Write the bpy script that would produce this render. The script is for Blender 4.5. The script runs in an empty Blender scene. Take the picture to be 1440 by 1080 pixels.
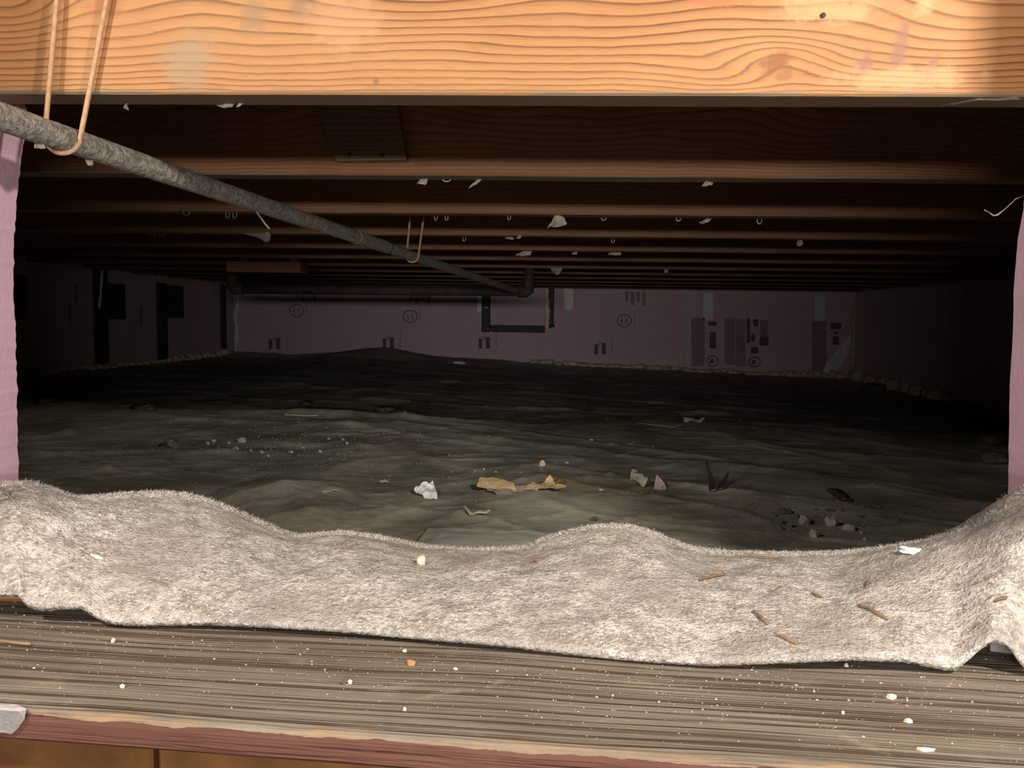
import bpy, bmesh, math, random
from mathutils import Vector, Matrix, noise
random.seed(7)
D = bpy.data
COL = bpy.context.scene.collection
SC = bpy.context.scene

# ------------------------------------------------------------------ camera
F = 1200.0                     # focal length in pixels of the 1440x1080 frame
ZC = 1.0                       # height of the lens above the room floor
CAMR = (Matrix.Rotation(math.radians(2.4), 3, 'Z') @ Matrix.Rotation(math.pi/2 - math.radians(4.43), 3, 'X')
        @ Matrix.Rotation(math.radians(0.8), 3, 'Z'))
cd = D.cameras.new('camera'); cd.sensor_width = 36; cd.lens = 36*F/1440; cd.clip_start = 0.02
cam = D.objects.new('camera', cd); COL.objects.link(cam)
cam.matrix_world = Matrix.Translation((0, 0, ZC)) @ CAMR.to_4x4()
SC.camera = cam
SC.view_settings.view_transform = 'Standard'; SC.view_settings.look = 'None'
SC.view_settings.gamma = 1; SC.view_settings.use_curve_mapping = False
SC.view_settings.exposure = 0.5

# ------------------------------------------------------------------ world and lights
w = D.worlds.new('room_air'); SC.world = w; w.use_nodes = True
w.node_tree.nodes['Background'].inputs[0].default_value = (1.0, 0.86, 0.74, 1)
w.node_tree.nodes['Background'].inputs[1].default_value = 0.05
def lamp(name, loc, target, power, size, col, sy=None):
    l = D.lights.new(name, 'AREA'); l.energy = power; l.color = col
    l.size = size
    if sy: l.shape = 'RECTANGLE'; l.size_y = sy
    else: l.shape = 'DISK'
    o = D.objects.new(name, l); COL.objects.link(o); o.location = loc
    o.rotation_euler = (Vector(target) - Vector(loc)).to_track_quat('-Z', 'Y').to_euler()
    return o
lamp('work_lamp_right', (0.535, 0.10, ZC + 0.37), (0.05, 0.75, ZC), 6.8, 0.05, (1.0, 0.89, 0.77))
lamp('work_lamp_left', (-0.60, 0.10, ZC + 0.37), (-0.05, 0.75, ZC), 3.7, 0.045, (1.0, 0.89, 0.77))
lamp('room_lamp', (0.10, -1.5, ZC + 0.082), (0.0, 1.2, ZC), 28.0, 1.5, (1.0, 0.92, 0.85), 0.08)

# ------------------------------------------------------------------ measuring helpers
def ray(px, py): return CAMR @ Vector(((px-720)/F, (540-py)/F, -1))
def onZ(px, py, h): d = ray(px, py); t = h/d.z; return Vector((d.x*t, d.y*t, ZC + h))
def onY(px, py, Y): d = ray(px, py); t = Y/d.y; return Vector((d.x*t, Y, ZC + d.z*t))
def onX(px, py, X): d = ray(px, py); t = X/d.x; return Vector((X, d.y*t, ZC + d.z*t))
def lerp_table(tab, x):
    if x <= tab[0][0]: return tab[0][1]
    for (a, b), (c, d) in zip(tab, tab[1:]):
        if x <= c:
            t = (x-a)/(c-a); return b + (d-b)*t
    return tab[-1][1]
def smooth_table(tab, x, r=12):
    return sum(lerp_table(tab, x + k*r/3.0) for k in range(-3, 4))/7.0

# ------------------------------------------------------------------ material helpers
class NT:
    def __init__(s, name):
        s.m = D.materials.new(name); s.m.use_nodes = True; s.t = s.m.node_tree
        s.b = s.t.nodes['Principled BSDF']; s.L = s.t.links
        s.tc = s.t.nodes.new('ShaderNodeTexCoord')
        s.obj = s.tc.outputs['Object']
    def link(s, a, b): s.L.new(a, b)
    def val(s, sock, v):
        if hasattr(v, 'node'): s.link(v, sock)
        elif isinstance(v, (tuple, list)) and len(v) == 3 and sock.type == 'RGBA': sock.default_value = (*v, 1)
        else: sock.default_value = v
    def math(s, op, a, b=0.0, c=0.0, clamp=False):
        n = s.t.nodes.new('ShaderNodeMath'); n.operation = op; n.use_clamp = clamp
        for i, v in enumerate((a, b, c)): s.val(n.inputs[i], v)
        return n.outputs[0]
    def sep(s, v):
        n = s.t.nodes.new('ShaderNodeSeparateXYZ'); s.link(v, n.inputs[0]); return n.outputs
    def comb(s, x, y, z):
        n = s.t.nodes.new('ShaderNodeCombineXYZ')
        for i, v in enumerate((x, y, z)): s.val(n.inputs[i], v)
        return n.outputs[0]
    def scale(s, v, sc):
        n = s.t.nodes.new('ShaderNodeVectorMath'); n.operation = 'MULTIPLY'
        s.link(v, n.inputs[0]); n.inputs[1].default_value = sc; return n.outputs[0]
    def noise(s, v, scale, detail=4, rough=0.55, dist=0.0):
        n = s.t.nodes.new('ShaderNodeTexNoise'); s.link(v, n.inputs['Vector'])
        n.inputs['Scale'].default_value = scale; n.inputs['Detail'].default_value = detail
        n.inputs['Roughness'].default_value = rough; n.inputs['Distortion'].default_value = dist
        return n.outputs['Fac']
    def voro(s, v, scale):
        n = s.t.nodes.new('ShaderNodeTexVoronoi'); s.link(v, n.inputs['Vector']); n.inputs['Scale'].default_value = scale
        return n.outputs['Distance']
    def ramp(s, f, stops):
        n = s.t.nodes.new('ShaderNodeValToRGB'); s.val(n.inputs[0], f)
        el = n.color_ramp.elements
        while len(el) > len(stops): el.remove(el[-1])
        while len(el) < len(stops): el.new(1)
        for e, (p, c) in zip(el, stops):
            e.position = p; e.color = (c, c, c, 1) if not isinstance(c, tuple) else (*c, 1)
        return n.outputs[0]
    def mix(s, f, a, b, mode='MIX'):
        n = s.t.nodes.new('ShaderNodeMix'); n.data_type = 'RGBA'; n.blend_type = mode
        s.val(n.inputs[0], f); s.val(n.inputs[6], a); s.val(n.inputs[7], b)
        return n.outputs[2]
    def spot(s, x, z, cx, cz, rx, rz, wob, lo=0.45, hi=1.0, tilt=0.0):
        dx = s.math('SUBTRACT', x, cx); dz = s.math('SUBTRACT', z, cz)
        if tilt:
            dx2 = s.math('ADD', dx, s.math('MULTIPLY', dz, tilt)); dx = dx2
        dx = s.math('DIVIDE', dx, rx); dz = s.math('DIVIDE', dz, rz)
        d = s.math('SQRT', s.math('ADD', s.math('MULTIPLY', dx, dx), s.math('MULTIPLY', dz, dz)))
        d = s.math('ADD', d, wob)
        n = s.t.nodes.new('ShaderNodeMapRange'); n.interpolation_type = 'SMOOTHSTEP'
        s.link(d, n.inputs[0]); n.inputs[1].default_value = lo; n.inputs[2].default_value = hi
        n.inputs[3].default_value = 1; n.inputs[4].default_value = 0
        return n.outputs[0]
    def bump(s, h, strength, dist):
        n = s.t.nodes.new('ShaderNodeBump'); s.link(h, n.inputs['Height'])
        n.inputs['Strength'].default_value = strength; n.inputs['Distance'].default_value = dist
        s.link(n.outputs[0], s.b.inputs['Normal'])
    def out(s, col, rough=0.7, spec=0.3):
        s.val(s.b.inputs['Base Color'], col); s.val(s.b.inputs['Roughness'], rough)
        s.b.inputs['Specular IOR Level'].default_value = spec
        return s.m
def simple(name, c1, c2, scale, rough=0.75, spec=0.25, bump=0.0, bscale=None, metal=0.0):
    n = NT(name); f = n.noise(n.obj, scale, 5, 0.6)
    col = n.mix(n.ramp(f, [(0.35, 0.0), (0.65, 1.0)]), c1, c2)
    if bump: n.bump(n.noise(n.obj, bscale or scale*3, 4), 1.0, bump)
    n.b.inputs['Metallic'].default_value = metal
    return n.out(col, rough, spec)

# ------------------------------------------------------------------ object helpers
def tag(o, label=None, cat=None, group=None, kind=None):
    if label: o['label'] = label
    if cat: o['category'] = cat
    if group: o['group'] = group
    if kind: o['kind'] = kind
    return o
def link(name, me, parent=None, loc=None):
    o = D.objects.new(name, me); COL.objects.link(o)
    if loc is not None: o.location = loc
    if parent is not None: o.parent = parent
    return o
def mesh_from(name, verts, faces, m, smooth=False):
    me = D.meshes.new(name); me.from_pydata([tuple(v) for v in verts], [], faces); me.update()
    me.materials.append(m)
    if smooth:
        for p in me.polygons: p.use_smooth = True
    return me
def bm_to(name, bm, m, smooth=False):
    bmesh.ops.recalc_face_normals(bm, faces=bm.faces)
    me = D.meshes.new(name); bm.to_mesh(me); bm.free(); me.materials.append(m)
    if smooth:
        for p in me.polygons: p.use_smooth = True
    return me
def centre(o):
    """move the origin of a world-space mesh to the middle of its base"""
    me = o.data; vs = me.vertices
    lo = [min(v.co[i] for v in vs) for i in range(3)]; hi = [max(v.co[i] for v in vs) for i in range(3)]
    c = Vector(((lo[0]+hi[0])/2, (lo[1]+hi[1])/2, lo[2]))
    me.transform(Matrix.Translation(-c)); o.location = Vector(o.location) + c
    return o
def box_bm(x0, x1, y0, y1, z0, z1, bevel=0.0, bm=None, seg=1):
    nb = bmesh.new()
    r = bmesh.ops.create_cube(nb, size=1)
    for v in nb.verts:
        v.co = Vector((x0 + (v.co.x+.5)*(x1-x0), y0 + (v.co.y+.5)*(y1-y0), z0 + (v.co.z+.5)*(z1-z0)))
    if bevel: bmesh.ops.bevel(nb, geom=nb.edges[:], offset=bevel, segments=seg, affect='EDGES')
    return nb
def box(name, x0, x1, y0, y1, z0, z1, m, bevel=0.0, parent=None, seg=1):
    o = link(name, bm_to(name, box_bm(x0, x1, y0, y1, z0, z1, bevel, None, seg), m), parent)
    if parent is None: centre(o)
    return o
def tube_mesh(name, pts, rad, m, n=10, wob=0.0, wscale=60, cap=True):
    """a round tube along pts; rad is a number or a function of 0..1"""
    pts = [Vector(p) for p in pts]; verts = []; faces = []
    up = Vector((0.13, 0.21, 0.97)); K = len(pts)
    for i, p in enumerate(pts):
        d = (pts[min(i+1, K-1)] - pts[max(i-1, 0)]).normalized()
        a = d.cross(up)
        if a.length < 0.05: a = d.cross(Vector((1, 0, 0)))
        a.normalize(); b = a.cross(d).normalized()
        r = rad(i/(K-1)) if callable(rad) else rad
        for k in range(n):
            t = 2*math.pi*k/n
            q = p + (a*math.cos(t) + b*math.sin(t))*r
            if wob: q = p + (q-p)*(1 + wob*noise.noise(q*wscale))
            verts.append(q)
    for i in range(K-1):
        for k in range(n):
            faces.append((i*n+k, i*n+(k+1) % n, (i+1)*n+(k+1) % n, (i+1)*n+k))
    if cap:
        faces.append(tuple(range(n-1, -1, -1))); faces.append(tuple((K-1)*n+k for k in range(n)))
    return mesh_from(name, verts, faces, m, True)
def tube(name, pts, rad, m, n=10, parent=None, **k):
    o = link(name, tube_mesh(name, pts, rad, m, n, **k), parent)
    if parent is None: centre(o)
    return o
def rock_mesh(name, sx, sy, sz, m, seed, sub=2, rough=0.35, flat=True):
    bm = bmesh.new(); bmesh.ops.create_icosphere(bm, subdivisions=sub, radius=1)
    off = Vector((seed*3.7, seed*1.3, seed*2.1))
    for v in bm.verts:
        k = 1 + rough*noise.noise(v.co*1.1 + off) + rough*0.5*noise.noise(v.co*2.7 + off)
        v.co = v.co*k
    zmin = min(v.co.z for v in bm.verts)*0.6
    for v in bm.verts:
        z = max(v.co.z, zmin) - zmin
        v.co = Vector((v.co.x*sx, v.co.y*sy, z*sz))
    return bm_to(name, bm, m, not flat)
def scrap_mesh(name, outline, m, thick=0.0008, bend=0.01, seed=0, res=9, curl=None):
    """a torn crumpled sheet: outline in local xy, bent by noise, with real thickness"""
    xs = [p[0] for p in outline]; ys = [p[1] for p in outline]
    bm = bmesh.new()
    vs = [bm.verts.new((x, y, 0)) for x, y in outline]
    bm.faces.new(vs)
    bmesh.ops.triangulate(bm, faces=bm.faces[:])
    bmesh.ops.subdivide_edges(bm, edges=bm.edges[:], cuts=3, use_grid_fill=True)
    bmesh.ops.triangulate(bm, faces=bm.faces[:])
    S = max(max(xs)-min(xs), max(ys)-min(ys)); off = Vector((seed*2.3, seed*5.1, seed))
    for v in bm.verts:
        q = Vector((v.co.x/S*2.2, v.co.y/S*2.2, 0)) + off
        z = bend*(0.5 + noise.noise(q)) + bend*0.35*noise.noise(q*3.1)
        if curl: z += curl(v.co.x, v.co.y)
        e = S*0.03
        v.co = Vector((v.co.x + e*noise.noise(q*5), v.co.y + e*noise.noise(q*5 + Vector((9, 0, 0))), z))
    zmin = min(v.co.z for v in bm.verts)
    for v in bm.verts: v.co.z -= zmin
    g = bm.faces[:]
    r = bmesh.ops.solidify(bm, geom=g, thickness=thick)
    return bm_to(name, bm, m, False)
def place(o, loc, rot=(0, 0, 0)):
    o.location = loc; o.rotation_euler = rot; return o

# ------------------------------------------------------------------ main sizes (heights relative to the lens)
HJ = 0.184                      # underside of the joists
YJ = [0.722 + 0.406*k for k in range(12)]
TJ = 0.038; DJ = 0.235
HP = -0.235                     # top of the sill plank
YB = 5.30                       # face of the back foam
XL, XR = onY(330, 470, YB).x, onY(1200, 470, YB).x
XJL, XJR = -0.50, 0.428         # inner faces of the hatch jambs
def floor_h(x, y):
    h = -0.285 - 0.034*x
    k = min(1, max(0, (-1.0 - x)/0.8)); h -= 0.030*k*k*(3-2*k)
    h += 0.012*noise.noise(Vector((x*1.1, y*0.9, 3.3)))
    d = ((x+0.95)/0.35)**2 + ((y-4.95)/0.25)**2
    h += 0.055*math.exp(-d)
    d = ((x+0.30)/0.22)**2 + ((y-5.0)/0.2)**2
    h += 0.02*math.exp(-d)
    return h
TENT = onZ(400, 692, -0.27); RIDGE = onZ(480, 588, -0.27)
def sheet_h(x, y):
    q = Vector((x, y, 0))
    h = floor_h(x, y)
    wq = q + 0.12*Vector((noise.noise(q*2.3), noise.noise(q*2.3 + Vector((5, 5, 0))), 0))
    r1 = 1 - abs(noise.noise(Vector((wq.x*1.3 + wq.y*0.5, wq.y*2.1, 1.7))))*2.6
    r2 = 1 - abs(noise.noise(Vector((wq.x*3.3 + wq.y*2.0, wq.y*3.4, 7.7))))*2.8
    r3 = 1 - abs(noise.noise(Vector((wq.x*7.0 - wq.y*5.0, wq.y*8.0, 4.1))))*2.8
    h += 0.006*max(0, r1)**4 + 0.005*max(0, r2)**5 + 0.003*max(0, r3)**5
    h += 0.003*noise.noise(q*7) + 0.0009*noise.noise(q*28)
    # the pointed tent fold near the hatch and the long ridge behind it
    u, v = x - TENT.x, y - TENT.y
    h += 0.030*max(0, 1 - max(abs(u)/0.115 + max(v, 0)*1.5, abs(v + 0.25*u)/0.16))
    u, v = x - RIDGE.x, y - RIDGE.y - 0.10*(x - RIDGE.x)
    h += 0.014*math.exp(-(v/0.035)**2)*math.exp(-(u/0.32)**2)
    return h
def on_sheet(px, py):
    d = ray(px, py); y = 0.6
    while y < YB + 0.3:
        t = y/d.y
        if d.z*t < sheet_h(d.x*t, y): return Vector((d.x*t, y, ZC + sheet_h(d.x*t, y)))
        y += 0.004
    return Vector((d.x*t, YB-0.05, ZC + floor_h(d.x*t, YB-0.05)))

# ------------------------------------------------------------------ materials
def wood_material(name, light, mid, dark, hero=False):
    n = NT(name); x, y, z = n.sep(n.obj)
    big = n.noise(n.scale(n.obj, (2.6, 0.3, 4.0)), 1.0, 2, 0.5)
    fine = n.noise(n.scale(n.obj, (14.0, 1.0, 60.0)), 1.0, 4, 0.6)
    warp = n.math('MULTIPLY', n.math('SUBTRACT', big, 0.5), n.math('MULTIPLY_ADD', z, 1.7, 0.014))
    zz = n.math('ADD', n.math('ADD', z, warp), n.math('MULTIPLY', n.math('SUBTRACT', fine, 0.5), 0.0042))
    if hero:
        for kx, kz, rx, rz, amp in KNOTS:
            s_ = n.spot(x, z, kx, kz, rx, rz, 0.0, 0.0, 1.0)
            zz = n.math('ADD', zz, n.math('MULTIPLY', s_, amp))
    p = n.math('MULTIPLY', n.math('LOGARITHM', n.math('MAXIMUM', n.math('MULTIPLY_ADD', zz, 30.0, 1.0), 0.2), math.e), 9.6)
    fr = n.math('FRACT', p)
    g = n.ramp(fr, [(0.0, 0.0), (0.40, 0.08), (0.72, 0.38), (0.86, 1.0), (0.95, 0.85), (1.0, 0.0)])
    blot = n.noise(n.scale(n.obj, (4, 1, 9)), 1.0, 4, 0.6)
    base = n.mix(n.ramp(blot, [(0.35, 0.0), (0.7, 1.0)]), light, mid)
    vis = n.ramp(n.noise(n.scale(n.obj, (3, 1, 12)), 1.0, 3), [(0.3, 0.45), (0.6, 1.0)])
    col = n.mix(n.math('MULTIPLY', g, n.math('MULTIPLY', vis, 0.85)), base, dark)
    pore = n.noise(n.scale(n.obj, (40, 20, 700)), 1.0, 2)
    col = n.mix(n.ramp(pore, [(0.55, 0.0), (0.8, 0.28)]), col, dark)
    if hero:
        wob = n.math('MULTIPLY_ADD', n.noise(n.scale(n.obj, (55, 10, 75)), 1.0, 5, 0.65), 2.0, -1.0)
        for (cx, cz, rx, rz, tl, c, a) in STAINS:
            f = n.spot(x, z, cx, cz, rx, rz, wob, 0.35, 1.0, tl)
            col = n.mix(n.math('MULTIPLY', f, a), col, c)
        edge = n.spot(x, z, 0.0, -0.002, 50.0, 0.009, wob, 0.3, 1.0)
        col = n.mix(n.math('MULTIPLY', edge, 0.55), col, (0.23, 0.15, 0.08))
    # downward faces take a flat dull brown
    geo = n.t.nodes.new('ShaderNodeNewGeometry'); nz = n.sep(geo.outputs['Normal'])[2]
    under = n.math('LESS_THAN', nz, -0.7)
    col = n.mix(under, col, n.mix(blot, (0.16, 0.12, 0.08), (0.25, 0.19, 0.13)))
    n.bump(n.math('ADD', g, n.math('MULTIPLY', pore, 0.7)), 0.25, 0.0012)
    return n.out(col, 0.62, 0.3)
def jx(px, py):
    p = onY(px, py, YJ[0]); return p.x, p.z - (ZC + HJ)
KNOTS = []
for px, py, rx, rz, amp in ((20, 0, 0.075, 0.045, 0.030), (1092, 78, 0.07, 0.03, -0.014), (520, -10, 0.16, 0.05, 0.022), (1010, 100, 0.10, 0.03, 0.006)):
    a, b = jx(px, py); KNOTS.append((a, b, rx, rz, amp))
STAINS = []
for px, py, rx, rz, tl, c, a in (
        (265, 85, 0.030, 0.030, 0.0, (0.29, 0.22, 0.145), 0.65), (355, 25, 0.016, 0.018, 0.0, (0.25, 0.165, 0.10), 0.6),
        (425, 10, 0.016, 0.012, 0.0, (0.22, 0.14, 0.09), 0.6), (1092, 86, 0.016, 0.011, -0.8, (0.22, 0.08, 0.03), 0.85),
        (1103, 106, 0.009, 0.008, -0.5, (0.25, 0.10, 0.04), 0.7), (1218, 88, 0.009, 0.016, -0.25, (0.23, 0.115, 0.08), 0.8),
        (1264, 70, 0.008, 0.024, -0.2, (0.23, 0.115, 0.08), 0.8), (1309, 98, 0.006, 0.018, -0.35, (0.23, 0.115, 0.08), 0.8),
        (1254, 8, 0.010, 0.008, 0.0, (0.26, 0.165, 0.10), 0.6), (1015, 3, 0.034, 0.006, 0.0, (0.36, 0.135, 0.055), 0.7),
        (1160, 10, 0.05, 0.016, 0.4, (0.54, 0.35, 0.18), 0.5), (1300, 8, 0.012, 0.010, 0.0, (0.55, 0.39, 0.22), 0.5),
        (1270, 110, 0.07, 0.012, -0.6, (0.53, 0.34, 0.18), 0.5), (529, 114, 0.004, 0.004, 0.0, (0.2, 0.1, 0.05), 0.8),
        (150, 8, 0.02, 0.012, 0.0, (0.32, 0.12, 0.05), 0.7), (485, 30, 0.045, 0.03, 0.0, (0.50, 0.29, 0.17), 0.4)):
    u, v = jx(px, py); STAINS.append((u, v, rx, rz, tl, c, a))
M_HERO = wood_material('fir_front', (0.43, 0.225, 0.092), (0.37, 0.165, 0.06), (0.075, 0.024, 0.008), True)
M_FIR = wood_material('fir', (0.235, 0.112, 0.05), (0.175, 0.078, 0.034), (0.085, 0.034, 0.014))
M_FIRDK = wood_material('fir_scab', (0.15, 0.10, 0.05), (0.12, 0.075, 0.04), (0.06, 0.033, 0.015))

def plank_material():
    n = NT('weathered_plank'); x, y, z = n.sep(n.obj)
    bend = n.math('MULTIPLY', n.noise(n.scale(n.obj, (1.6, 2.0, 0.0)), 1.0, 2), 0.05)
    v = n.comb(n.math('MULTIPLY', x, 2.2), n.math('MULTIPLY', n.math('ADD', y, bend), 190.0), n.math('MULTIPLY', z, 120.0))
    l1 = n.ramp(n.noise(v, 1.0, 3, 0.6), [(0.50, 0.0), (0.60, 1.0)])
    v2 = n.comb(n.math('MULTIPLY', x, 4.0), n.math('MULTIPLY', n.math('ADD', y, bend), 520.0), n.math('MULTIPLY', z, 300.0))
    l2 = n.ramp(n.noise(v2, 1.0, 2, 0.6), [(0.45, 0.0), (0.70, 1.0)])
    mott = n.noise(n.scale(n.obj, (7, 14, 7)), 1.0, 5, 0.6)
    base = n.mix(n.ramp(mott, [(0.3, 0.0), (0.7, 1.0)]), (0.19, 0.16, 0.125), (0.32, 0.285, 0.235))
    col = n.mix(n.math('MULTIPLY', l2, 0.62), base, (0.12, 0.085, 0.06))
    col = n.mix(n.math('MULTIPLY', l1, 0.85), col, (0.085, 0.055, 0.04))
    dust = n.noise(n.scale(n.obj, (22, 30, 22)), 1.0, 6, 0.7)
    col = n.mix(n.ramp(dust, [(0.55, 0.0), (0.8, 0.5)]), col, (0.38, 0.34, 0.28))
    # pale scuffs running aslant
    for (cx, cy, rx, ry, tl) in SCUFFS:
        wob = n.math('MULTIPLY_ADD', n.noise(n.scale(n.obj, (160, 260, 9)), 1.0, 4, 0.7), 2.0, -0.8)
        col = n.mix(n.math('MULTIPLY', n.spot(x, y, cx, cy, rx, ry, wob, 0.1, 1.0, tl), 0.4), col, (0.44, 0.38, 0.30))
    # worn edge: bare tan wood and red-brown paint
    en = n.math('MULTIPLY_ADD', n.noise(n.scale(n.obj, (14, 60, 60)), 1.0, 4, 0.65), 0.030, -0.015)
    e = n.math('ADD', y, en)
    worn = n.ramp(n.math('MULTIPLY', e, 40.0), [(0.0, 1.0), (0.10, 1.0), (0.26, 0.0)])
    tan = n.mix(mott, (0.34, 0.20, 0.105), (0.42, 0.315, 0.20))
    col = n.mix(n.math('MULTIPLY', worn, n.ramp(n.noise(n.scale(n.obj, (9, 9, 9)), 1.0, 4), [(0.40, 0.15), (0.6, 0.95)])), col, tan)
    zz = n.math('ADD', z, n.math('MULTIPLY_ADD', n.noise(n.scale(n.obj, (18, 40, 60)), 1.0, 5, 0.65), 0.007, -0.0035))
    front = n.math('MULTIPLY', n.math('LESS_THAN', y, 0.004), n.math('LESS_THAN', zz, -0.0032))
    red = n.mix(n.noise(n.scale(n.obj, (8, 8, 30)), 1.0, 5, 0.6), (0.095, 0.036, 0.027), (0.19, 0.09, 0.068))
    col = n.mix(front, col, red)
    h = n.math('ADD', n.math('MULTIPLY', l1, -1.0), n.math('MULTIPLY', l2, -0.45))
    n.bump(h, 0.8, 0.0015)
    return n.out(col, 0.72, 0.25)

def felt_material():
    n = NT('felt_padding')
    f1 = n.noise(n.obj, 430, 2, 0.6); f2 = n.noise(n.obj, 190, 4, 0.75); f3 = n.noise(n.scale(n.obj, (1.0, 1.3, 1.3)), 46, 5, 0.7); f4 = n.noise(n.obj, 13, 4, 0.6)
    a = n.mix(n.ramp(f2, [(0.40, 0.0), (0.58, 1.0)]), (0.37, 0.34, 0.31), (0.65, 0.615, 0.575))
    col = n.mix(n.ramp(f3, [(0.38, 0.75), (0.49, 0.0)]), a, (0.33, 0.30, 0.27))
    col = n.mix(n.ramp(f3, [(0.53, 0.0), (0.64, 0.65)]), col, (0.78, 0.75, 0.715))
    col = n.mix(n.ramp(f1, [(0.60, 0.0), (0.68, 0.9)]), col, (0.95, 0.94, 0.92))
    col = n.mix(n.ramp(f1, [(0.31, 0.8), (0.38, 0.0)]), col, (0.16, 0.135, 0.12))
    col = n.mix(n.ramp(f4, [(0.38, 0.6), (0.54, 0.0)]), col, (0.36, 0.325, 0.295))
    col = n.mix(n.ramp(n.noise(n.obj, 9, 3), [(0.60, 0.0), (0.72, 0.2)]), col, (0.60, 0.55, 0.40))
    n.bump(n.math('ADD', n.math('MULTIPLY', f1, 1.5), n.math('ADD', n.math('MULTIPLY', f2, 2.0), n.math('MULTIPLY', f3, 3.0))), 0.7, 0.0025)
    return n.out(col, 0.95, 0.1)
M_FELT = felt_material()
M_FIBRE = simple('felt_fibre', (0.52, 0.485, 0.45), (0.78, 0.75, 0.71), 90, 0.9, 0.1)

def foam_material(name, a, b):
    n = NT(name); f = n.noise(n.obj, 14, 4); g = n.noise(n.obj, 420, 3, 0.6)
    col = n.mix(f, a, b)
    col = n.mix(n.ramp(n.noise(n.obj, 60, 4, 0.7), [(0.66, 0.0), (0.8, 0.35)]), col, (0.36, 0.20, 0.20))
    n.bump(n.math('ADD', g, n.math('MULTIPLY', n.noise(n.obj, 60, 3), 1.5)), 0.35, 0.0015)
    return n.out(col, 0.8, 0.25)
M_PINK = foam_material('pink_foam', (0.63, 0.41, 0.51), (0.71, 0.49, 0.59))
M_PINKB = foam_material('pink_foam_board', (0.68, 0.50, 0.60), (0.76, 0.57, 0.67))

def sheet_material():
    n = NT('black_poly'); f = n.noise(n.obj, 5, 6, 0.62); g = n.noise(n.scale(n.obj, (1, 2.4, 1)), 24, 5, 0.65)
    col = n.mix(n.ramp(f, [(0.40, 0.0), (0.60, 1.0)]), (0.23, 0.22, 0.175), (0.48, 0.465, 0.385))
    col = n.mix(n.ramp(g, [(0.52, 0.0), (0.78, 0.45)]), col, (0.54, 0.51, 0.43))
    col = n.mix(n.ramp(g, [(0.28, 0.5), (0.40, 0.0)]), col, (0.10, 0.085, 0.07))
    col = n.mix(n.ramp(n.noise(n.obj, 3.1, 3), [(0.6, 0.0), (0.72, 0.4)]), col, (0.20, 0.12, 0.07))
    n.bump(n.math('ADD', n.noise(n.obj, 45, 4, 0.65), n.math('MULTIPLY', n.noise(n.obj, 160, 3), 0.5)), 0.35, 0.006)
    return n.out(col, n.ramp(g, [(0.3, 0.42), (0.6, 0.75)]), 0.4)
M_SHEET = sheet_material()
def pipe_material():
    n = NT('galvanised_pipe'); f = n.noise(n.obj, 210, 5, 0.75); g = n.noise(n.obj, 60, 4, 0.6); h = n.noise(n.obj, 480, 3, 0.6)
    col = n.mix(n.ramp(f, [(0.40, 0.0), (0.58, 1.0)]), (0.14, 0.125, 0.105), (0.38, 0.365, 0.33))
    col = n.mix(n.ramp(g, [(0.54, 0.0), (0.68, 0.75)]), col, (0.16, 0.13, 0.095))
    col = n.mix(n.ramp(h, [(0.6, 0.0), (0.75, 0.5)]), col, (0.74, 0.74, 0.70))
    col = n.mix(n.ramp(n.noise(n.obj, 37, 3), [(0.66, 0.0), (0.74, 0.6)]), col, (0.33, 0.20, 0.07))
    n.bump(n.math('ADD', f, n.math('MULTIPLY', h, 0.8)), 1.0, 0.0025)
    return n.out(col, 0.75, 0.3)
M_PIPE = pipe_material()
M_IRON = simple('dark_iron', (0.035, 0.03, 0.028), (0.07, 0.06, 0.055), 30, 0.7, 0.3, 0.001)
M_CORD = simple('tan_cord', (0.38, 0.225, 0.125), (0.47, 0.31, 0.195), 160, 0.8, 0.2, 0.0006, 600)
M_CONC = simple('concrete', (0.20, 0.19, 0.175), (0.30, 0.285, 0.26), 18, 0.9, 0.2, 0.003)
M_SOIL = simple('soil', (0.055, 0.045, 0.035), (0.10, 0.08, 0.06), 25, 0.95, 0.1, 0.006)
M_PLY = simple('subfloor_ply', (0.20, 0.115, 0.06), (0.28, 0.165, 0.09), 9, 0.8, 0.2)
M_TAPE = simple('silver_tape', (0.90, 0.92, 0.93), (1.0, 1.0, 1.0), 30, 0.5, 0.5, 0.001, 60)
M_TAPEG = simple('grey_tape', (0.80, 0.84, 0.86), (0.94, 0.97, 0.98), 30, 0.55, 0.4, 0.002, 60)
M_BLACK = simple('black_sealant', (0.012, 0.012, 0.013), (0.035, 0.035, 0.036), 60, 0.5, 0.4, 0.004, 60)
M_INK = simple('printing_ink', (0.16, 0.10, 0.13), (0.24, 0.15, 0.19), 40, 0.8, 0.2)
M_INKP = simple('faded_printing_ink', (0.40, 0.25, 0.31), (0.47, 0.30, 0.36), 40, 0.8, 0.2)
M_CREAM = simple('spray_foam', (0.52, 0.45, 0.31), (0.84, 0.76, 0.58), 28, 0.8, 0.25, 0.006, 60)
M_GLOWFOAM = simple('foam_painted_glow', (0.85, 0.72, 0.48), (1.0, 0.92, 0.74), 40, 0.6, 0.4, 0.006, 60)  # near-white colour stands in for light showing beside the plug
M_PAPERW = simple('white_paper', (0.72, 0.76, 0.74), (0.86, 0.90, 0.88), 60, 0.7, 0.3, 0.001, 200)
M_PAPERT = simple('tan_paper', (0.42, 0.32, 0.16), (0.56, 0.44, 0.24), 60, 0.8, 0.2, 0.001, 200)
M_PAPERG = simple('grey_paper', (0.30, 0.25, 0.215), (0.46, 0.39, 0.345), 80, 0.8, 0.2, 0.001, 200)
M_PAPERL = simple('pale_paper', (0.55, 0.46, 0.39), (0.68, 0.60, 0.53), 80, 0.8, 0.2, 0.001, 200)
M_AMBER = simple('amber_scrap', (0.30, 0.17, 0.035), (0.38, 0.23, 0.06), 40, 0.5, 0.4)
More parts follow.
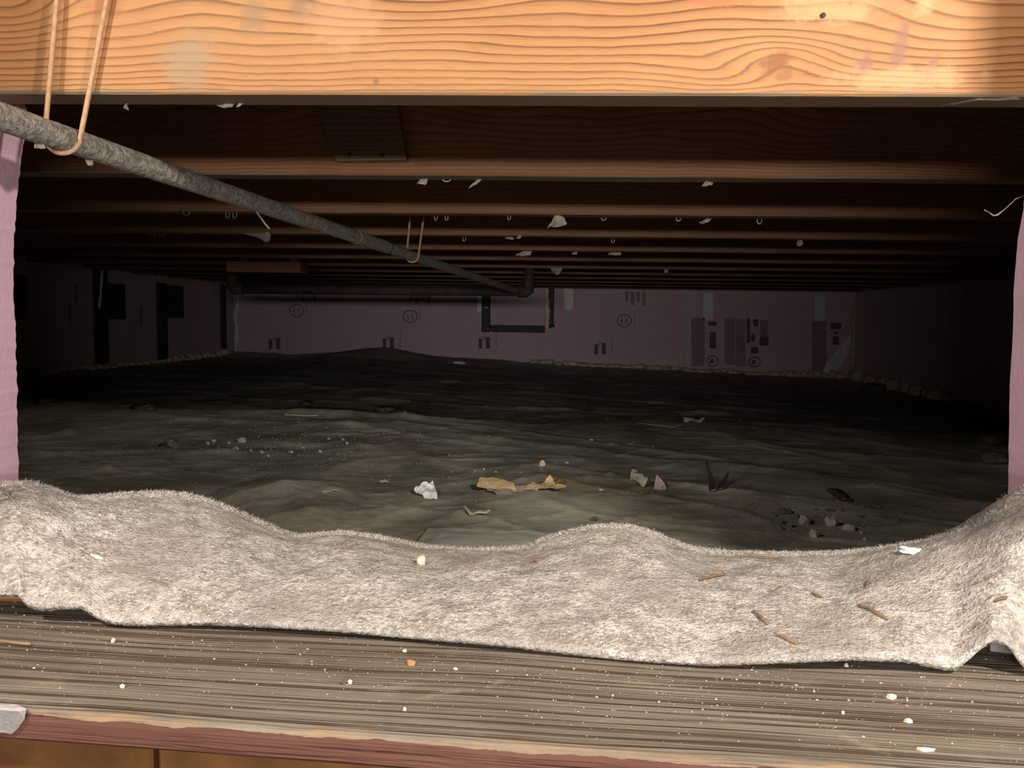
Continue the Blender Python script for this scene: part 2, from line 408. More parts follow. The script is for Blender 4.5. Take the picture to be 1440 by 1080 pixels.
M_DKPLAST = simple('dark_plastic', (0.045, 0.042, 0.036), (0.085, 0.08, 0.066), 30, 0.5, 0.4, 0.003, 80)
M_DUST = simple('sawdust', (0.44, 0.37, 0.28), (0.64, 0.57, 0.46), 300, 0.9, 0.1)
M_STONE = simple('stone', (0.34, 0.31, 0.265), (0.56, 0.52, 0.45), 60, 0.85, 0.2, 0.003, 150)
M_STONED = simple('dark_stone', (0.11, 0.10, 0.085), (0.20, 0.18, 0.15), 60, 0.85, 0.2, 0.003, 150)
M_LINT = simple('lint', (0.26, 0.225, 0.19), (0.50, 0.45, 0.40), 90, 0.9, 0.1)
M_WIRE = simple('bright_wire', (0.42, 0.40, 0.37), (0.55, 0.52, 0.48), 90, 0.4, 0.5, metal=0.6)
M_TWIG = simple('wood_sliver', (0.22, 0.145, 0.09), (0.34, 0.24, 0.15), 120, 0.8, 0.2)
M_TWIGD = simple('dark_wood_sliver', (0.16, 0.11, 0.07), (0.25, 0.18, 0.12), 120, 0.8, 0.2)
M_CHIP = simple('pale_chip', (0.66, 0.58, 0.46), (0.86, 0.80, 0.68), 200, 0.8, 0.2)
M_CHIPO = simple('orange_chip', (0.56, 0.30, 0.10), (0.66, 0.40, 0.16), 200, 0.6, 0.3)
M_PANEL = simple('amber_panelling', (0.30, 0.125, 0.035), (0.42, 0.20, 0.06), 14, 0.45, 0.4)
M_PAINTW = simple('pale_paint', (0.50, 0.47, 0.48), (0.66, 0.63, 0.63), 50, 0.6, 0.3, 0.002, 120)
def clear_material():
    n = NT('hazy_plastic')
    col = n.mix(n.noise(n.obj, 40, 4), (0.50, 0.49, 0.43), (0.70, 0.69, 0.62))
    n.b.inputs['Alpha'].default_value = 0.7
    n.bump(n.noise(n.obj, 60, 3), 0.4, 0.004)
    return n.out(col, 0.3, 0.5)
M_CLEAR = clear_material()

# ================================================================== STRUCTURE
box('floor', XL-0.2, XR+0.2, 0.62, YB+0.2, ZC-0.62, ZC-0.46, M_SOIL)['kind'] = 'structure'
box('ceiling', XL-0.2, XR+0.2, 0.40, YB+0.2, ZC+HJ+DJ, ZC+HJ+DJ+0.02, M_PLY)['kind'] = 'structure'

# ---- walls: concrete with foam boards in front of it
def wall(name, x0, x1, y0, y1, z0, z1, m=M_CONC):
    o = box(name, x0, x1, y0, y1, z0, z1, m); o['kind'] = 'structure'; return o
ZT = ZC + HJ + DJ; ZBOT = ZC - 0.46
FT = 0.05
wb = wall('wall_back', XL-0.2, XR+0.2, YB+FT, YB+FT+0.15, ZBOT, ZT)
wl = wall('wall_left', XL-FT-0.15, XL-FT, 0.62, YB+FT, ZBOT, ZT)
wr = wall('wall_right', XR+FT, XR+FT+0.15, 0.62, YB+FT, ZBOT, ZT)
def child_box(name, parent, x0, x1, y0, y1, z0, z1, m, bevel=0.0, label=None):
    o = box(name, x0, x1, y0, y1, z0, z1, m, bevel)
    o.parent = parent; o.matrix_parent_inverse = Matrix.Translation(-Vector(parent.location))
    if label: o['label'] = label
    return o
def adopt(o, parent):
    o.parent = parent; o.matrix_parent_inverse = Matrix.Translation(-Vector(parent.location)); return o
xs1 = onY(963, 460, YB).x
xb = [XL-0.01, onY(684, 440, YB).x + 0.0, xs1, XR+0.01]
for a, b in ((XL-0.02, xs1-0.004), (xs1+0.004, XR+0.02)):
    child_box('foam_board', wb, a, b, YB, YB+FT, ZBOT, ZT, M_PINKB, 0.003)
yl = [YB-0.002, onX(226, 450, XL).y, onX(139, 450, XL).y, 1.9, 0.8]
for a, b in zip(yl[1:], yl[:-1]):
    child_box('foam_board', wl, XL-FT, XL, a+0.004, b-0.004, ZBOT, ZT, M_PINKB, 0.003)
yr = [YB-0.002, 4.1, 2.9, 1.7, 0.8]
for a, b in zip(yr[1:], yr[:-1]):
    child_box('foam_board', wr, XR, XR+FT, a+0.004, b-0.004, ZBOT, ZT, M_PINKB, 0.003)

# hatch surround: room-side wall around the opening, jamb boards, stem wall under the felt
wall('wall_front_left', -2.2, XJL-0.02, 0.45, 0.72, 0.30, ZT, M_PANEL)
wall('wall_front_right', XJR+0.02, 2.2, 0.45, 0.72, 0.30, ZT, M_PANEL)
for nm, a, b in (('trim_1', XJL-0.02, XJL), ('trim_2', XJR, XJR+0.02)):
    box(nm, a, b, 0.44, 0.715, ZC+HP+0.001, ZC+HJ+DJ, M_PLY, 0.002)['kind'] = 'structure'
stem = wall('wall_front', -2.2, 2.2, 0.60, 0.90, 0.30, ZC+HP-0.022)

# ---- sill plank (turned a few degrees against the joists)
pa = onZ(30, 1000, HP); pb = onZ(900, 1062, HP)
PANG = math.atan2(pb.y-pa.y, pb.x-pa.x)
porig = pa + (pb-pa)*0.85
PM = Matrix.Translation(porig) @ Matrix.Rotation(PANG, 4, 'Z')
def plank_local(px, py):
    p = PM.inverted() @ onZ(px, py, HP); return p.x, p.y
SCUFFS = []
for px, py, rx, ry, tl in ((560, 965, 0.012, 0.016, -1.3), (625, 975, 0.012, 0.020, -1.3), (700, 960, 0.006, 0.020, -0.5), (420, 930, 0.02, 0.010, 0.5),
                           (1210, 1045, 0.010, 0.022, 0.8), (60, 965, 0.03, 0.010, -1.0), (25, 985, 0.05, 0.010, 0.0), (900, 960, 0.03, 0.010, 0)):
    u, v = plank_local(px, py); SCUFFS.append((u, v, rx, ry, tl))
M_PLANK = plank_material()
bm = bmesh.new()
NXP, x0p, x1p = 160, -0.60, 0.58
prof = [(0.235, -0.019), (0.235, 0.0), (0.010, 0.0), (0.0045, -0.0008), (0.0015, -0.0028), (0.0, -0.006), (0.0004, -0.0165), (0.003, -0.019)]
rows = []
for i in range(NXP+1):
    x = x0p + (x1p-x0p)*i/NXP; row = []
    for k, (y, z) in enumerate(prof):
        if 2 <= k <= 6:
            q = Vector((x*14, k*3.1, 0.5))
            y += 0.0012*noise.noise(q) + 0.0005*noise.noise(q*4)
            if k in (3, 4): z += 0.0008*noise.noise(q*2.3)
        row.append(bm.verts.new((x, y, z)))
    rows.append(row)
for i in range(NXP):
    for k in range(len(prof)):
        k2 = (k+1) % len(prof)
        bm.faces.new((rows[i][k], rows[i][k2], rows[i+1][k2], rows[i+1][k]))
bm.faces.new(rows[0]); bm.faces.new(rows[-1][::-1])
plank = link('sill_plank', bm_to('sill_plank', bm, M_PLANK))
plank.matrix_world = PM
tag(plank, 'weathered grey sill plank with chipped red-brown painted front edge, across bottom of photo', 'plank')
# pale paint chip on the plank's left front corner
def plank_pt(lx, ly, lz=0.0): return PM @ Vector((lx, ly, lz))
u, v = plank_local(2, 1000)
ol = [(-0.030, 0.006), (0.004, 0.0055), (0.014, 0.001), (0.0145, -0.004), (0.010, -0.010), (0.006, -0.0135), (0.0, -0.013), (-0.03, -0.014)]
bm = bmesh.new(); NP_ = 10
front = []
vsA = []; 
for (a, b) in ol:
    # b > 0 lies on top of the plank, b < 0 hangs on its front
    if b > 0: vsA.append(bm.verts.new((u+a, b, 0.0012)))
    else: vsA.append(bm.verts.new((u+a, -0.0018, b*1.0)))
crn = [bm.verts.new((u-0.030, -0.0012, 0.0004)), bm.verts.new((u+0.011, -0.0012, 0.0004))]
bm.faces.new((vsA[0], vsA[1], vsA[2], crn[1], crn[0])); bm.faces.new((crn[0], crn[1], vsA[2], vsA[3], vsA[4], vsA[5], vsA[6], vsA[7]))
bmesh.ops.solidify(bm, geom=bm.faces[:], thickness=0.0008)
pp = link('paint_patch', bm_to('paint_patch', bm, M_PAINTW), plank); pp['label'] = 'flaking pale paint patch'

# ---- panelling under the plank, one object for each board
pan = D.objects.new('wall_below_hatch', None); COL.objects.link(pan); pan.matrix_world = PM @ Matrix.Translation((0, 0.018, -0.019)); pan['kind'] = 'structure'
gx, _ = plank_local(133, 1062)
edges = [gx-0.2*2 + 0.2*k for k in range(7)]
M_PANELS = [simple('panel_board_%d' % k, c, d, 20, 0.42, 0.4) for k, (c, d) in enumerate((((0.17, 0.07, 0.02), (0.26, 0.12, 0.035)), ((0.12, 0.05, 0.02), (0.21, 0.095, 0.03)), ((0.14, 0.06, 0.02), (0.24, 0.11, 0.035))))]
for k, (a, b) in enumerate(zip(edges, edges[1:])):
    o = link('board', bm_to('board', box_bm(a+0.0018, b-0.0018, 0, 0.012, -0.66, -0.0005, 0.002), M_PANELS[k % 3]), pan)
o = link('backing', bm_to('backing', box_bm(edges[0], edges[-1], 0.012, 0.02, -0.66, -0.0005), M_IRON), pan)

# ================================================================== JOISTS
ORD = ['front', 'second', 'third', 'fourth', 'fifth', 'sixth', 'seventh', 'eighth', 'ninth', 'tenth', 'eleventh', 'twelfth']
def joist_mesh(L0, L1, m, wob):
    bm = bmesh.new(); N = 60; rows = []
    pr = [(0.0018, 0.0), (0.0, 0.0018), (0.0, DJ), (TJ, DJ), (TJ, 0.0018), (TJ-0.0018, 0.0)]
    for i in range(N+1):
        x = L0 + (L1-L0)*i/N
        rows.append([bm.verts.new((x, y + wob*noise.noise(Vector((x*3, k, 0))), z + wob*noise.noise(Vector((x*4, k*2.2, 5))))) for k, (y, z) in enumerate(pr)])
    for i in range(N):
        for k in range(6): bm.faces.new((rows[i][k], rows[i][(k+1) % 6], rows[i+1][(k+1) % 6], rows[i+1][k]))
    bm.faces.new(rows[0]); bm.faces.new(rows[-1][::-1])
    return bm_to('floor_joist', bm, m)
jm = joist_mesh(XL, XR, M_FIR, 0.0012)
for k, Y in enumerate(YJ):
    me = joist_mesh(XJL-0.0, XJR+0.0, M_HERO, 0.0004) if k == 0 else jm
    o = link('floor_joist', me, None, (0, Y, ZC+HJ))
    lab = ('bright orange grained front floor joist across the top of the photo' if k == 0 else
           '%s floor joist counted back from the bright front one, lit along its lower edge' % ORD[k] if k < 4 else
           '%s floor joist counted back from the front, in near darkness' % ORD[k] if k < 11 else
           'last floor joist, in darkness right against the pink back wall')
    tag(o, lab, 'joist', 'floor joists')
# nail hole in the front joist
p = onY(1157, 22, YJ[0])
nh = tube('nail', [p + Vector((0, -0.0015, 0)), p + Vector((0, 0.004, 0))], 0.0022, M_IRON, 8)
tag(nh, 'dark nail head driven into the bright front joist', 'nail')
# scab board on the second joist
yb = YJ[1] - 0.019
q = [onY(438, 140, yb), onY(558, 140, yb), onY(572, 224, yb), onY(471, 226, yb)]
up = (q[0]-q[3]).normalized(); up2 = (q[1]-q[2]).normalized()
q[0] = q[3] + up*0.20; q[1] = q[2] + up2*0.20
bm = bmesh.new(); f = bm.faces.new([bm.verts.new(v) for v in q])
r = bmesh.ops.extrude_face_region(bm, geom=[f]); bmesh.ops.translate(bm, verts=[v for v in r['geom'] if isinstance(v, bmesh.types.BMVert)], vec=(0, 0.0185, 0))
bmesh.ops.bevel(bm, geom=bm.edges[:], offset=0.0015, segments=1, affect='EDGES')
scab = D.objects.new('scab_board', None); COL.objects.link(scab); scab.location = (q[3]+q[2])/2
tag(scab, 'short brown board nailed slantwise to the second joist', 'board')
adopt(centre(link('board_face', bm_to('board_face', bm, M_FIRDK))), scab)
for px, py in ((492, 218), (538, 219)):
    p = onY(px, py, yb)
    adopt(tube('nail_head', [p + Vector((0, -0.001, 0)), p + Vector((0, 0.004, 0))], 0.003, M_IRON, 8), scab)
# blocking board lying under the far joists at the left
Yb = YJ[5] - 0.052
a = onY(318, 379, Yb)
bb = D.objects.new('blocking_board', None); COL.objects.link(bb); bb.location = (a.x+0.12, Yb+0.045, ZC+HJ-0.05)
tag(bb, 'tan wooden block fixed under the dark joists at left', 'board')
adopt(box('block', a.x, a.x+0.24, Yb, Yb+0.09, ZC+HJ-0.050, ZC+HJ-0.016, M_FIR, 0.002), bb)
for dx in (0.04, 0.20): adopt(box('strap', a.x+dx-0.012, a.x+dx+0.012, YJ[5]+0.002, YJ[5]+0.036, ZC+HJ-0.018, ZC+HJ+0.0005, M_IRON), bb)

# ================================================================== FOAM AT THE HATCH SIDES
def hatch_foam(name, edge, side, label, zt_px, bot_px):
    """edge: pixels of the far inner edge; built 5 cm deep"""
    Yb_, Yf_ = 0.785, 0.728
    N = 70; bm = bmesh.new(); A = []; B = []; C = []; E = []
    y0, y1 = edge[0][1], edge[-1][1]
    for i in range(N+1):
        py = y0 + (y1-y0)*i/N
        px = smooth_table([(b_, a_) for a_, b_ in edge], py, 8)
        p = onY(px, py, Yb_)
        j = 0.0012*noise.noise(Vector((py*0.21, 0, side))) + 0.0009*noise.noise(Vector((py*0.6, 3, side)))
        j2 = 0.0012*noise.noise(Vector((py*0.05, 8, side)))
        A.append(bm.verts.new((p.x + j, Yb_ + j, p.z)))
        B.append(bm.verts.new((p.x + j2 + side*0.0, Yf_, p.z)))
        C.append(bm.verts.new((p.x + side*0.16, Yf_, p.z)))
        E.append(bm.verts.new((p.x + side*0.16, Yb_, p.z)))
    for i in range(N):
        for U, V in ((A, B), (B, C), (C, E), (E, A)): bm.faces.new((U[i], V[i], V[i+1], U[i+1]))
    bm.faces.new((A[0], B[0], C[0], E[0])); bm.faces.new((E[-1], C[-1], B[-1], A[-1]))
    o = centre(link(name, bm_to(name, bm, M_PINK, True)))
    for pl in o.data.polygons: pl.use_smooth = False
    return tag(o, label, 'insulation')
hatch_foam('insulation_slab', [(30, 143), (38, 150), (36, 165), (34, 195), (25, 260), (20, 330), (18, 400), (22, 470), (24, 560), (25, 630), (27, 690)], -1,
           'pink foam panel at the left side of the hatch opening, behind the pipe', 140, 690)
hatch_foam('insulation_slab', [(1444, 149), (1444, 240), (1440, 290), (1432, 330), (1426, 400), (1424, 480), (1420, 540), (1419, 600), (1418, 680), (1416, 740)], 1,
           'pink foam panel at the right side of the hatch opening, in shade', 140, 740)

# ================================================================== BACK WALL DETAILS
YF = YB - 0.0006
def decal(name, parent, pts, m, Yd=None, thick=0.0005, label=None):
    """flat polygon on the back wall from pixel corners"""
    Yd = Yd or YB
    q = [onY(a, b, Yd - thick) for a, b in pts]
    bm = bmesh.new(); f = bm.faces.new([bm.verts.new(v) for v in q])
    r = bmesh.ops.extrude_face_region(bm, geom=[f]); bmesh.ops.translate(bm, verts=[v for v in r['geom'] if isinstance(v, bmesh.types.BMVert)], vec=(0, thick*1.5, 0))
    o = adopt(centre(link(name, bm_to(name, bm, m))), parent)
    if label: o['label'] = label
    return o
def rect(x0, y0, x1, y1): return [(x0, y0), (x1, y0), (x1, y1), (x0, y1)]
def line_decal(name, parent, pts, wpx, m):
    q = [onY(a, b, YB) for a, b in pts]; r = wpx*YB/F/2
    bm = bmesh.new(); L = []
    for i, p in enumerate(q):
        d = (q[min(i+1, len(q)-1)] - q[max(i-1, 0)]).normalized(); nrm = Vector((-d.z, 0, d.x))*r
        L.append([bm.verts.new(p + nrm + Vector((0, -0.0008, 0))), bm.verts.new(p - nrm + Vector((0, -0.0008, 0))), bm.verts.new(p - nrm + Vector((0, 0.0004, 0))), bm.verts.new(p + nrm + Vector((0, 0.0004, 0)))])
    for a, b in zip(L, L[1:]):
        for k in range(4): bm.faces.new((a[k], a[(k+1) % 4], b[(k+1) % 4], b[k]))
    bm.faces.new(L[0]); bm.faces.new(L[-1][::-1])
    return adopt(centre(link(name, bm_to(name, bm, m))), parent)
def ring_pts(cx, cy, rx, ry, a0=0, a1=360, n=18): return [(cx + rx*math.cos(math.radians(a0+(a1-a0)*k/n)), cy + ry*math.sin(math.radians(a0+(a1-a0)*k/n))) for k in range(n+1)]
# printed circles with two strokes, and print blocks
for cx, cy in ((417, 437), (577, 445), (878, 451)):
    line_decal('print_ring', wb, ring_pts(cx, cy, 10, 8.5), 1.3, M_INK)
    line_decal('print_stroke', wb, [(cx-5, cy+1), (cx-3.5, cy-3.5), (cx-3, cy+5)], 1.3, M_INK)
    line_decal('print_stroke', wb, [(cx+1.5, cy+1), (cx+3, cy-3.5), (cx+3.5, cy+5)], 1.3, M_INK)
    line_decal('print_stroke', wb, [(cx+14, cy-14), (cx+14, cy+7)], 0.9, M_INKP)
for x, y in ((385, 477), (545, 476), (680, 476), (843, 484)):
    decal('print_bar', wb, rect(x-7, y, x-2, y+14), M_INK)
    decal('print_bar', wb, rect(x+3, y-2, x+9, y+14), M_INK)
    decal('print_bar', wb, rect(x-1, y-3, x+2, y+2), M_INKP)
    line_decal('print_stroke', wb, [(x+18, y-8), (x+18, y+14)], 1.2, M_INKP)
for x, y in ((430, 405), (590, 408), (893, 410)):      # unreadable lettering blocks
    for k in range(4): decal('print_bar', wb, rect(x-14+k*8, y, x-9+k*8, y+14 + (k % 2)*5), M_INKP)
# prints on the right-hand board
for r_ in ((972, 447, 991, 515, 0), (1019, 448, 1024, 513, 0), (1024, 447, 1034, 513, 0), (1035, 449, 1048, 515, 0), (1050, 447, 1055, 482, 1), (1059, 449, 1066, 459, 1),
           (1069, 450, 1080, 474, 0), (1068, 474, 1081, 486, 1), (1056, 488, 1066, 497, 1), (998, 467, 1007, 490, 1), (996, 452, 1008, 458, 1),
           (1142, 452, 1162, 522, 0), (1168, 454, 1183, 463, 1), (1171, 473, 1180, 485, 1), (1172, 466, 1178, 470, 1)):
    decal('print_bar', wb, rect(*r_[:4]), M_INK if r_[4] else M_INKP)
line_decal('print_ring', wb, ring_pts(1002, 508, 8, 7), 1.6, M_INK); line_decal('print_ring', wb, ring_pts(1061, 509, 8, 7), 1.6, M_INK)
decal('print_bar', wb, rect(998, 505, 1004, 511), M_INK); decal('print_bar', wb, rect(1057, 506, 1063, 512), M_INK)
decal('print_bar', wb, ring_pts(1059, 475, 3.5, 6, 0, 330, 10), M_INK)
# tapes
decal('tape_strip', wb, rect(671, 404, 677, 438), M_TAPE, label='small silver tape beside the black frame')
decal('tape_strip', wb, [(793, 403), (806, 402), (806, 434), (800, 436), (794, 433)], M_TAPE, label='short white tape strip')
decal('tape_strip', wb, rect(989, 412, 1003, 450), M_TAPEG); decal('tape_strip', wb, rect(1146, 416, 1160, 451), M_TAPEG)
decal('tape_strip', wb, [(1188, 478), (1196, 470), (1197, 492), (1180, 518), (1168, 526), (1157, 526), (1160, 514)], M_TAPEG, thick=0.004, label='slanting grey tape')
# wrinkled silver seam tape, standing off the wall at its right edge
bm = bmesh.new(); rows = []
for i in range(25):
    t = i/24; y = 404 + t*112; row = []
    xa = 956 + 1.5*math.sin(t*3) + t*1.5; wd = 15 - 9*max(0, t-0.25)/0.75 + (3 if 0.1 < t < 0.3 else 0)
    for k in range(6):
        s = k/5; off = 0.002 + 0.012*s*s*(1-0.5*t) + 0.003*noise.noise(Vector((s*2.2, t*6, 2)))
        row.append(bm.verts.new(onY(xa + wd*s, y, YB - abs(off))))
    rows.append(row)
for i in range(24):
    for k in range(5): bm.faces.new((rows[i][k], rows[i][k+1], rows[i+1][k+1], rows[i+1][k]))
bmesh.ops.solidify(bm, geom=bm.faces[:], thickness=0.0008)
o = adopt(centre(link('tape_strip', bm_to('tape_strip', bm, M_TAPE))), wb); o['label'] = 'wrinkled silver seam tape'
# corner strips
o = tube('corner_tape', [onY(333 + 2*math.sin(k*0.9), 406 + 88*k/12, YB-0.012) for k in range(13)], 0.011, M_TAPEG, 6, wob=0.5, wscale=30); adopt(o, wb)
o = tube('corner_tape', [onY(332 + 1*math.sin(k*0.9), 450 + 40*k/8, YB-0.026) for k in range(9)], 0.008, M_TAPE, 6, wob=0.5, wscale=40); adopt(o, wb)
o = tube('corner_foam_bead', [onY(1204 - 7*k/16 + 1.5*math.sin(k), 418 + 108*k/16, YB-0.014) for k in range(17)], 0.014, M_CREAM, 7, wob=0.7, wscale=25); adopt(o, wb)

# ---- vent plug in the back wall: pink plug, black sealed joint, foam bead coloured near white for light at the gap
vp = D.objects.new('vent_plug', None); COL.objects.link(vp); vp.location = onY(730, 468, YB-0.01)
tag(vp, 'pink foam vent plug outlined in black sealant on the back wall', 'vent plug')
def wallbox(name, parent, x0, y0, x1, y1, depth, m, bevel=0.002):
    a = onY(x0, y0, YB); b = onY(x1, y1, YB)
    return adopt(box(name, a.x, b.x, YB-depth, YB+0.002, b.z, a.z, m, bevel), parent)
wallbox('plug_face', vp, 690, 385, 765, 458, 0.006, M_PINKB)
def lumpy(name, parent, p0, p1, r, m, wob=0.6, n=24, flat=0.5):
    pts = [onY(p0[0] + (p1[0]-p0[0])*k/n, p0[1] + (p1[1]-p0[1])*k/n, YB-0.008) for k in range(n+1)]
    return adopt(tube(name, pts, r, m, 8, wob=wob, wscale=32), parent)
wallbox('seal_strip', vp, 678, 385, 689.5, 467, 0.014, M_BLACK, 0.004)
wallbox('seal_strip', vp, 689.5, 457, 766, 468, 0.014, M_BLACK, 0.004)
wallbox('seal_strip', vp, 772, 385, 778.5, 462, 0.014, M_BLACK, 0.004)
o = lumpy('glow_bead', vp, (768.5, 402), (770, 463), 0.016, M_GLOWFOAM, 0.7, 26); o['label'] = 'cream foam bead, near-white colour standing in for light at the gap'
for x, y, s in ((777, 464, 0.012), (768, 469, 0.010), (686, 463, 0.008), (684, 434, 0.009), (776, 424, 0.006), (690, 467, 0.007)):
    me = rock_mesh('seal_blob', s, s*0.7, s, M_GLOWFOAM if s > 0.008 else M_CREAM, x, 1, 0.5, False)
    o = link('seal_blob', me, None, onY(x, y, YB-0.012)); adopt(o, vp)
o = rock_mesh('seal_blob', 0.022, 0.010, 0.022, M_BLACK, 4, 1, 0.5, False); o = link('seal_blob', o, None, onY(776, 462, YB-0.008)); adopt(o, vp)

# ---- left wall: black joints and dark patches
def left_strip(name, x0, x1, y0, y1, m, th=0.012, label=None):
    a = onX(x0, (y0+y1)/2, XL); b = onX(x1, (y0+y1)/2, XL)
    mid = (a.y+b.y)/2; px = (x0+x1)/2
    zt = onX(px, y0, XL).z; zb = onX(px, y1, XL).z
    o = adopt(box(name, XL-0.001, XL+th, min(a.y, b.y), max(a.y, b.y), zb, zt, m, 0.002), wl)
    if label: o['label'] = label
    return o
left_strip('joint_strip', 131, 149, 372, 512, M_IRON); left_strip('joint_strip', 220, 233, 398, 505, M_IRON); left_strip('joint_strip', 310, 316, 400, 500, M_IRON)
left_strip('joint_patch', 20, 38, 387, 449, M_IRON, 0.006); left_strip('joint_patch', 150, 175, 399, 449, M_IRON, 0.006); left_strip('joint_patch', 235, 257, 402, 447, M_IRON, 0.006)
left_strip('print_bar', 96, 100, 422, 458, M_INKP, 0.001); left_strip('print_bar', 104, 109, 400, 425, M_INKP, 0.001); left_strip('print_bar', 196, 200, 430, 458, M_INKP, 0.001)
o = rock_mesh('tape_scrap', 0.022, 0.022, 0.028, M_TAPE, 5, 1, 0.6); o = link('tape_scrap', o, None, onX(154, 372, XL+0.015)); adopt(o, wl)
o = tube('tape_strip', [onX(144 - 0.5*k, 380 + 6*k, XL+0.018) for k in range(10)], 0.006, M_TAPEG, 6, wob=0.6, wscale=30); adopt(o, wl)
# right wall: a faint torn strip
o = tube('torn_strip', [onX(1360 - 2*k, 402 + 6*k, XR-0.012) for k in range(6)], 0.008, M_PINKB, 6, wob=0.7, wscale=30); adopt(o, wr)

# ================================================================== PLASTIC SHEET ON THE FLOOR
NXs, NYs = 300, 330
verts = []; faces = []
for j in range(NYs+1):
    t = j/NYs; y = 0.905 + (YB-0.01-0.905)*(0.30*t + 0.70*t**2.2)
    xl = max(XL+0.004, -0.80 - (y-0.86)*0.9); xr = min(XR-0.004, 0.75 + (y-0.86)*0.9)
    for i in range(NXs+1):
        x = xl + (xr-xl)*i/NXs
        h = sheet_h(x, y)
        # it laps up a little against the walls
        dw = min(x-XL, XR-x, YB-y)
        if dw < 0.06: h += 0.02*(1-dw/0.06)**2*(0.5+noise.noise(Vector((x*4, y*4, 1))))
        verts.append((x, y, ZC+h))
for j in range(NYs):
    for i in range(NXs):
        a = j*(NXs+1)+i; faces.append((a, a+1, a+NXs+2, a+NXs+1))
sheet = link('plastic_sheet', mesh_from('plastic_sheet', verts, faces, M_SHEET, True))
tag(sheet, 'dusty dark plastic sheet spread over the crawl space ground', 'plastic sheet')

# ================================================================== FELT PADDING
TOP = [(-90, 672), (0, 678), (45, 676), (70, 686), (100, 697), (140, 696), (175, 692), (240, 690), (280, 697), (310, 707), (360, 730), (395, 748), (420, 753), (450, 750), (480, 747), (530, 753), (570, 763), (600, 770),
       (660, 773), (740, 770), (765, 757), (790, 748), (830, 739), (860, 736), (890, 738), (920, 747), (950, 761), (980, 771), (1020, 776), (1130, 778), (1200, 774), (1250, 768), (1300, 760), (1340, 749), (1370, 736), (1395, 722), (1415, 705), (1440, 684), (1540, 640)]
BOT = [(-90, 828), (0, 832), (30, 831), (38, 846), (60, 852), (90, 849), (118, 849), (130, 858), (145, 866), (165, 871), (190, 872), (300, 871), (400, 876), (480, 881), (600, 892), (700, 900), (800, 912), (900, 922), (1000, 928), (1100, 924), (1200, 920),
       (1270, 922), (1300, 928), (1335, 935), (1350, 930), (1362, 918), (1380, 902), (1393, 893), (1404, 897), (1415, 900), (1426, 915), (1440, 932), (1470, 944), (1540, 950)]
BASE = [(-90, 860), (0, 864), (165, 874), (300, 876), (480, 886), (800, 914), (1000, 930), (1335, 937), (1440, 940), (1540, 944)]
YCR = [(-90, 0.70), (20, 0.705), (240, 0.80), (1200, 0.80), (1420, 0.705), (1540, 0.70)]
NU, NV, NW = 420, 64, 22
verts = []; faces = []; fib_roots = []
PX0, PX1 = -75, 1520
def felt_bump(p, t):
    q = p*1.0
    return 0.0035*noise.noise(q*14) + 0.0022*noise.noise(q*38) + 0.0007*noise.noise(q*120)
for i in range(NU+1):
    px = PX0 + (PX1-PX0)*i/NU
    jag = 1.3*noise.noise(Vector((px*0.16, 0, 0))) + 1.0*noise.noise(Vector((px*0.5, 2, 0)))
    yb_ = smooth_table(BOT, px, 4) + jag; yt_ = smooth_table(TOP, px, 10) + 0.6*noise.noise(Vector((px*0.3, 7, 0)))
    Ybase = onZ(px, smooth_table(BASE, px, 10), HP).y
    Fq = onY(px, yb_, Ybase); Fp = onZ(px, smooth_table(BASE, px, 10), HP + 0.006); Fq = onY(px, yb_, Fp.y); Cp = onY(px, yt_, smooth_table(YCR, px, 30))
    lift = max(0.0, Fq.z - Fp.z)
    endz = ZC + floor_h(Cp.x, 1.0) + 0.012
    Bp = Vector((Cp.x*1.12, max(1.0, Cp.y+0.2), endz))
    bulge = 0.012 + 0.008*noise.noise(Vector((px*0.006, 1.5, 0)))
    for j in range(NV+1):
        t = j/NV
        p = Fp.lerp(Cp, t)
        p.z += lift*(1-t)**3 + bulge*math.sin(math.pi*min(1, t*1.0))**0.8
        e = min(t, 1-t)*6; e = min(1, e)
        p.z += felt_bump(p, t)*e
        # long creases that run obliquely at the two ends
        pass
        verts.append(p)
    for j in range(1, NW+1):
        t = j/NW
        p = Cp.lerp(Bp, t); p.z = Cp.z + (Bp.z-Cp.z)*(t**1.4*0.4 + t*0.6) 
        p.z += felt_bump(p, t)*0.5*min(1, t*4)
        verts.append(p)
R_ = NV+NW+1
for i in range(NU):
    for j in range(NV+NW):
        a = i*R_+j; faces.append((a, a+R_, a+R_+1, a+1))
me = mesh_from('felt_padding', verts, faces, M_FELT, True)
bm = bmesh.new(); bm.from_mesh(me)
bmesh.ops.recalc_face_normals(bm, faces=bm.faces)
if sum(f.normal.z for f in list(bm.faces)[:2000]) < 0: bmesh.ops.reverse_faces(bm, faces=bm.faces)
nf = len(bm.faces)
for v in bm.verts: v.normal_update()
dup = {v: bm.verts.new(v.co - Vector((0, 0.0005, 0.0042))) for v in list(bm.verts)}
fl = list(bm.faces); be = [e for e in bm.edges if e.is_boundary]
for f in fl: bm.faces.new([dup[v] for v in reversed(f.verts)])
for e in be: bm.faces.new((e.verts[0], e.verts[1], dup[e.verts[1]], dup[e.verts[0]]))
bmesh.ops.recalc_face_normals(bm, faces=bm.faces)
bm.to_mesh(me); bm.free()
for pl in me.polygons: pl.use_smooth = True
felt = link('felt_padding', me)
tag(felt, 'strip of fuzzy grey felt padding draped over the hatch sill', 'felt')
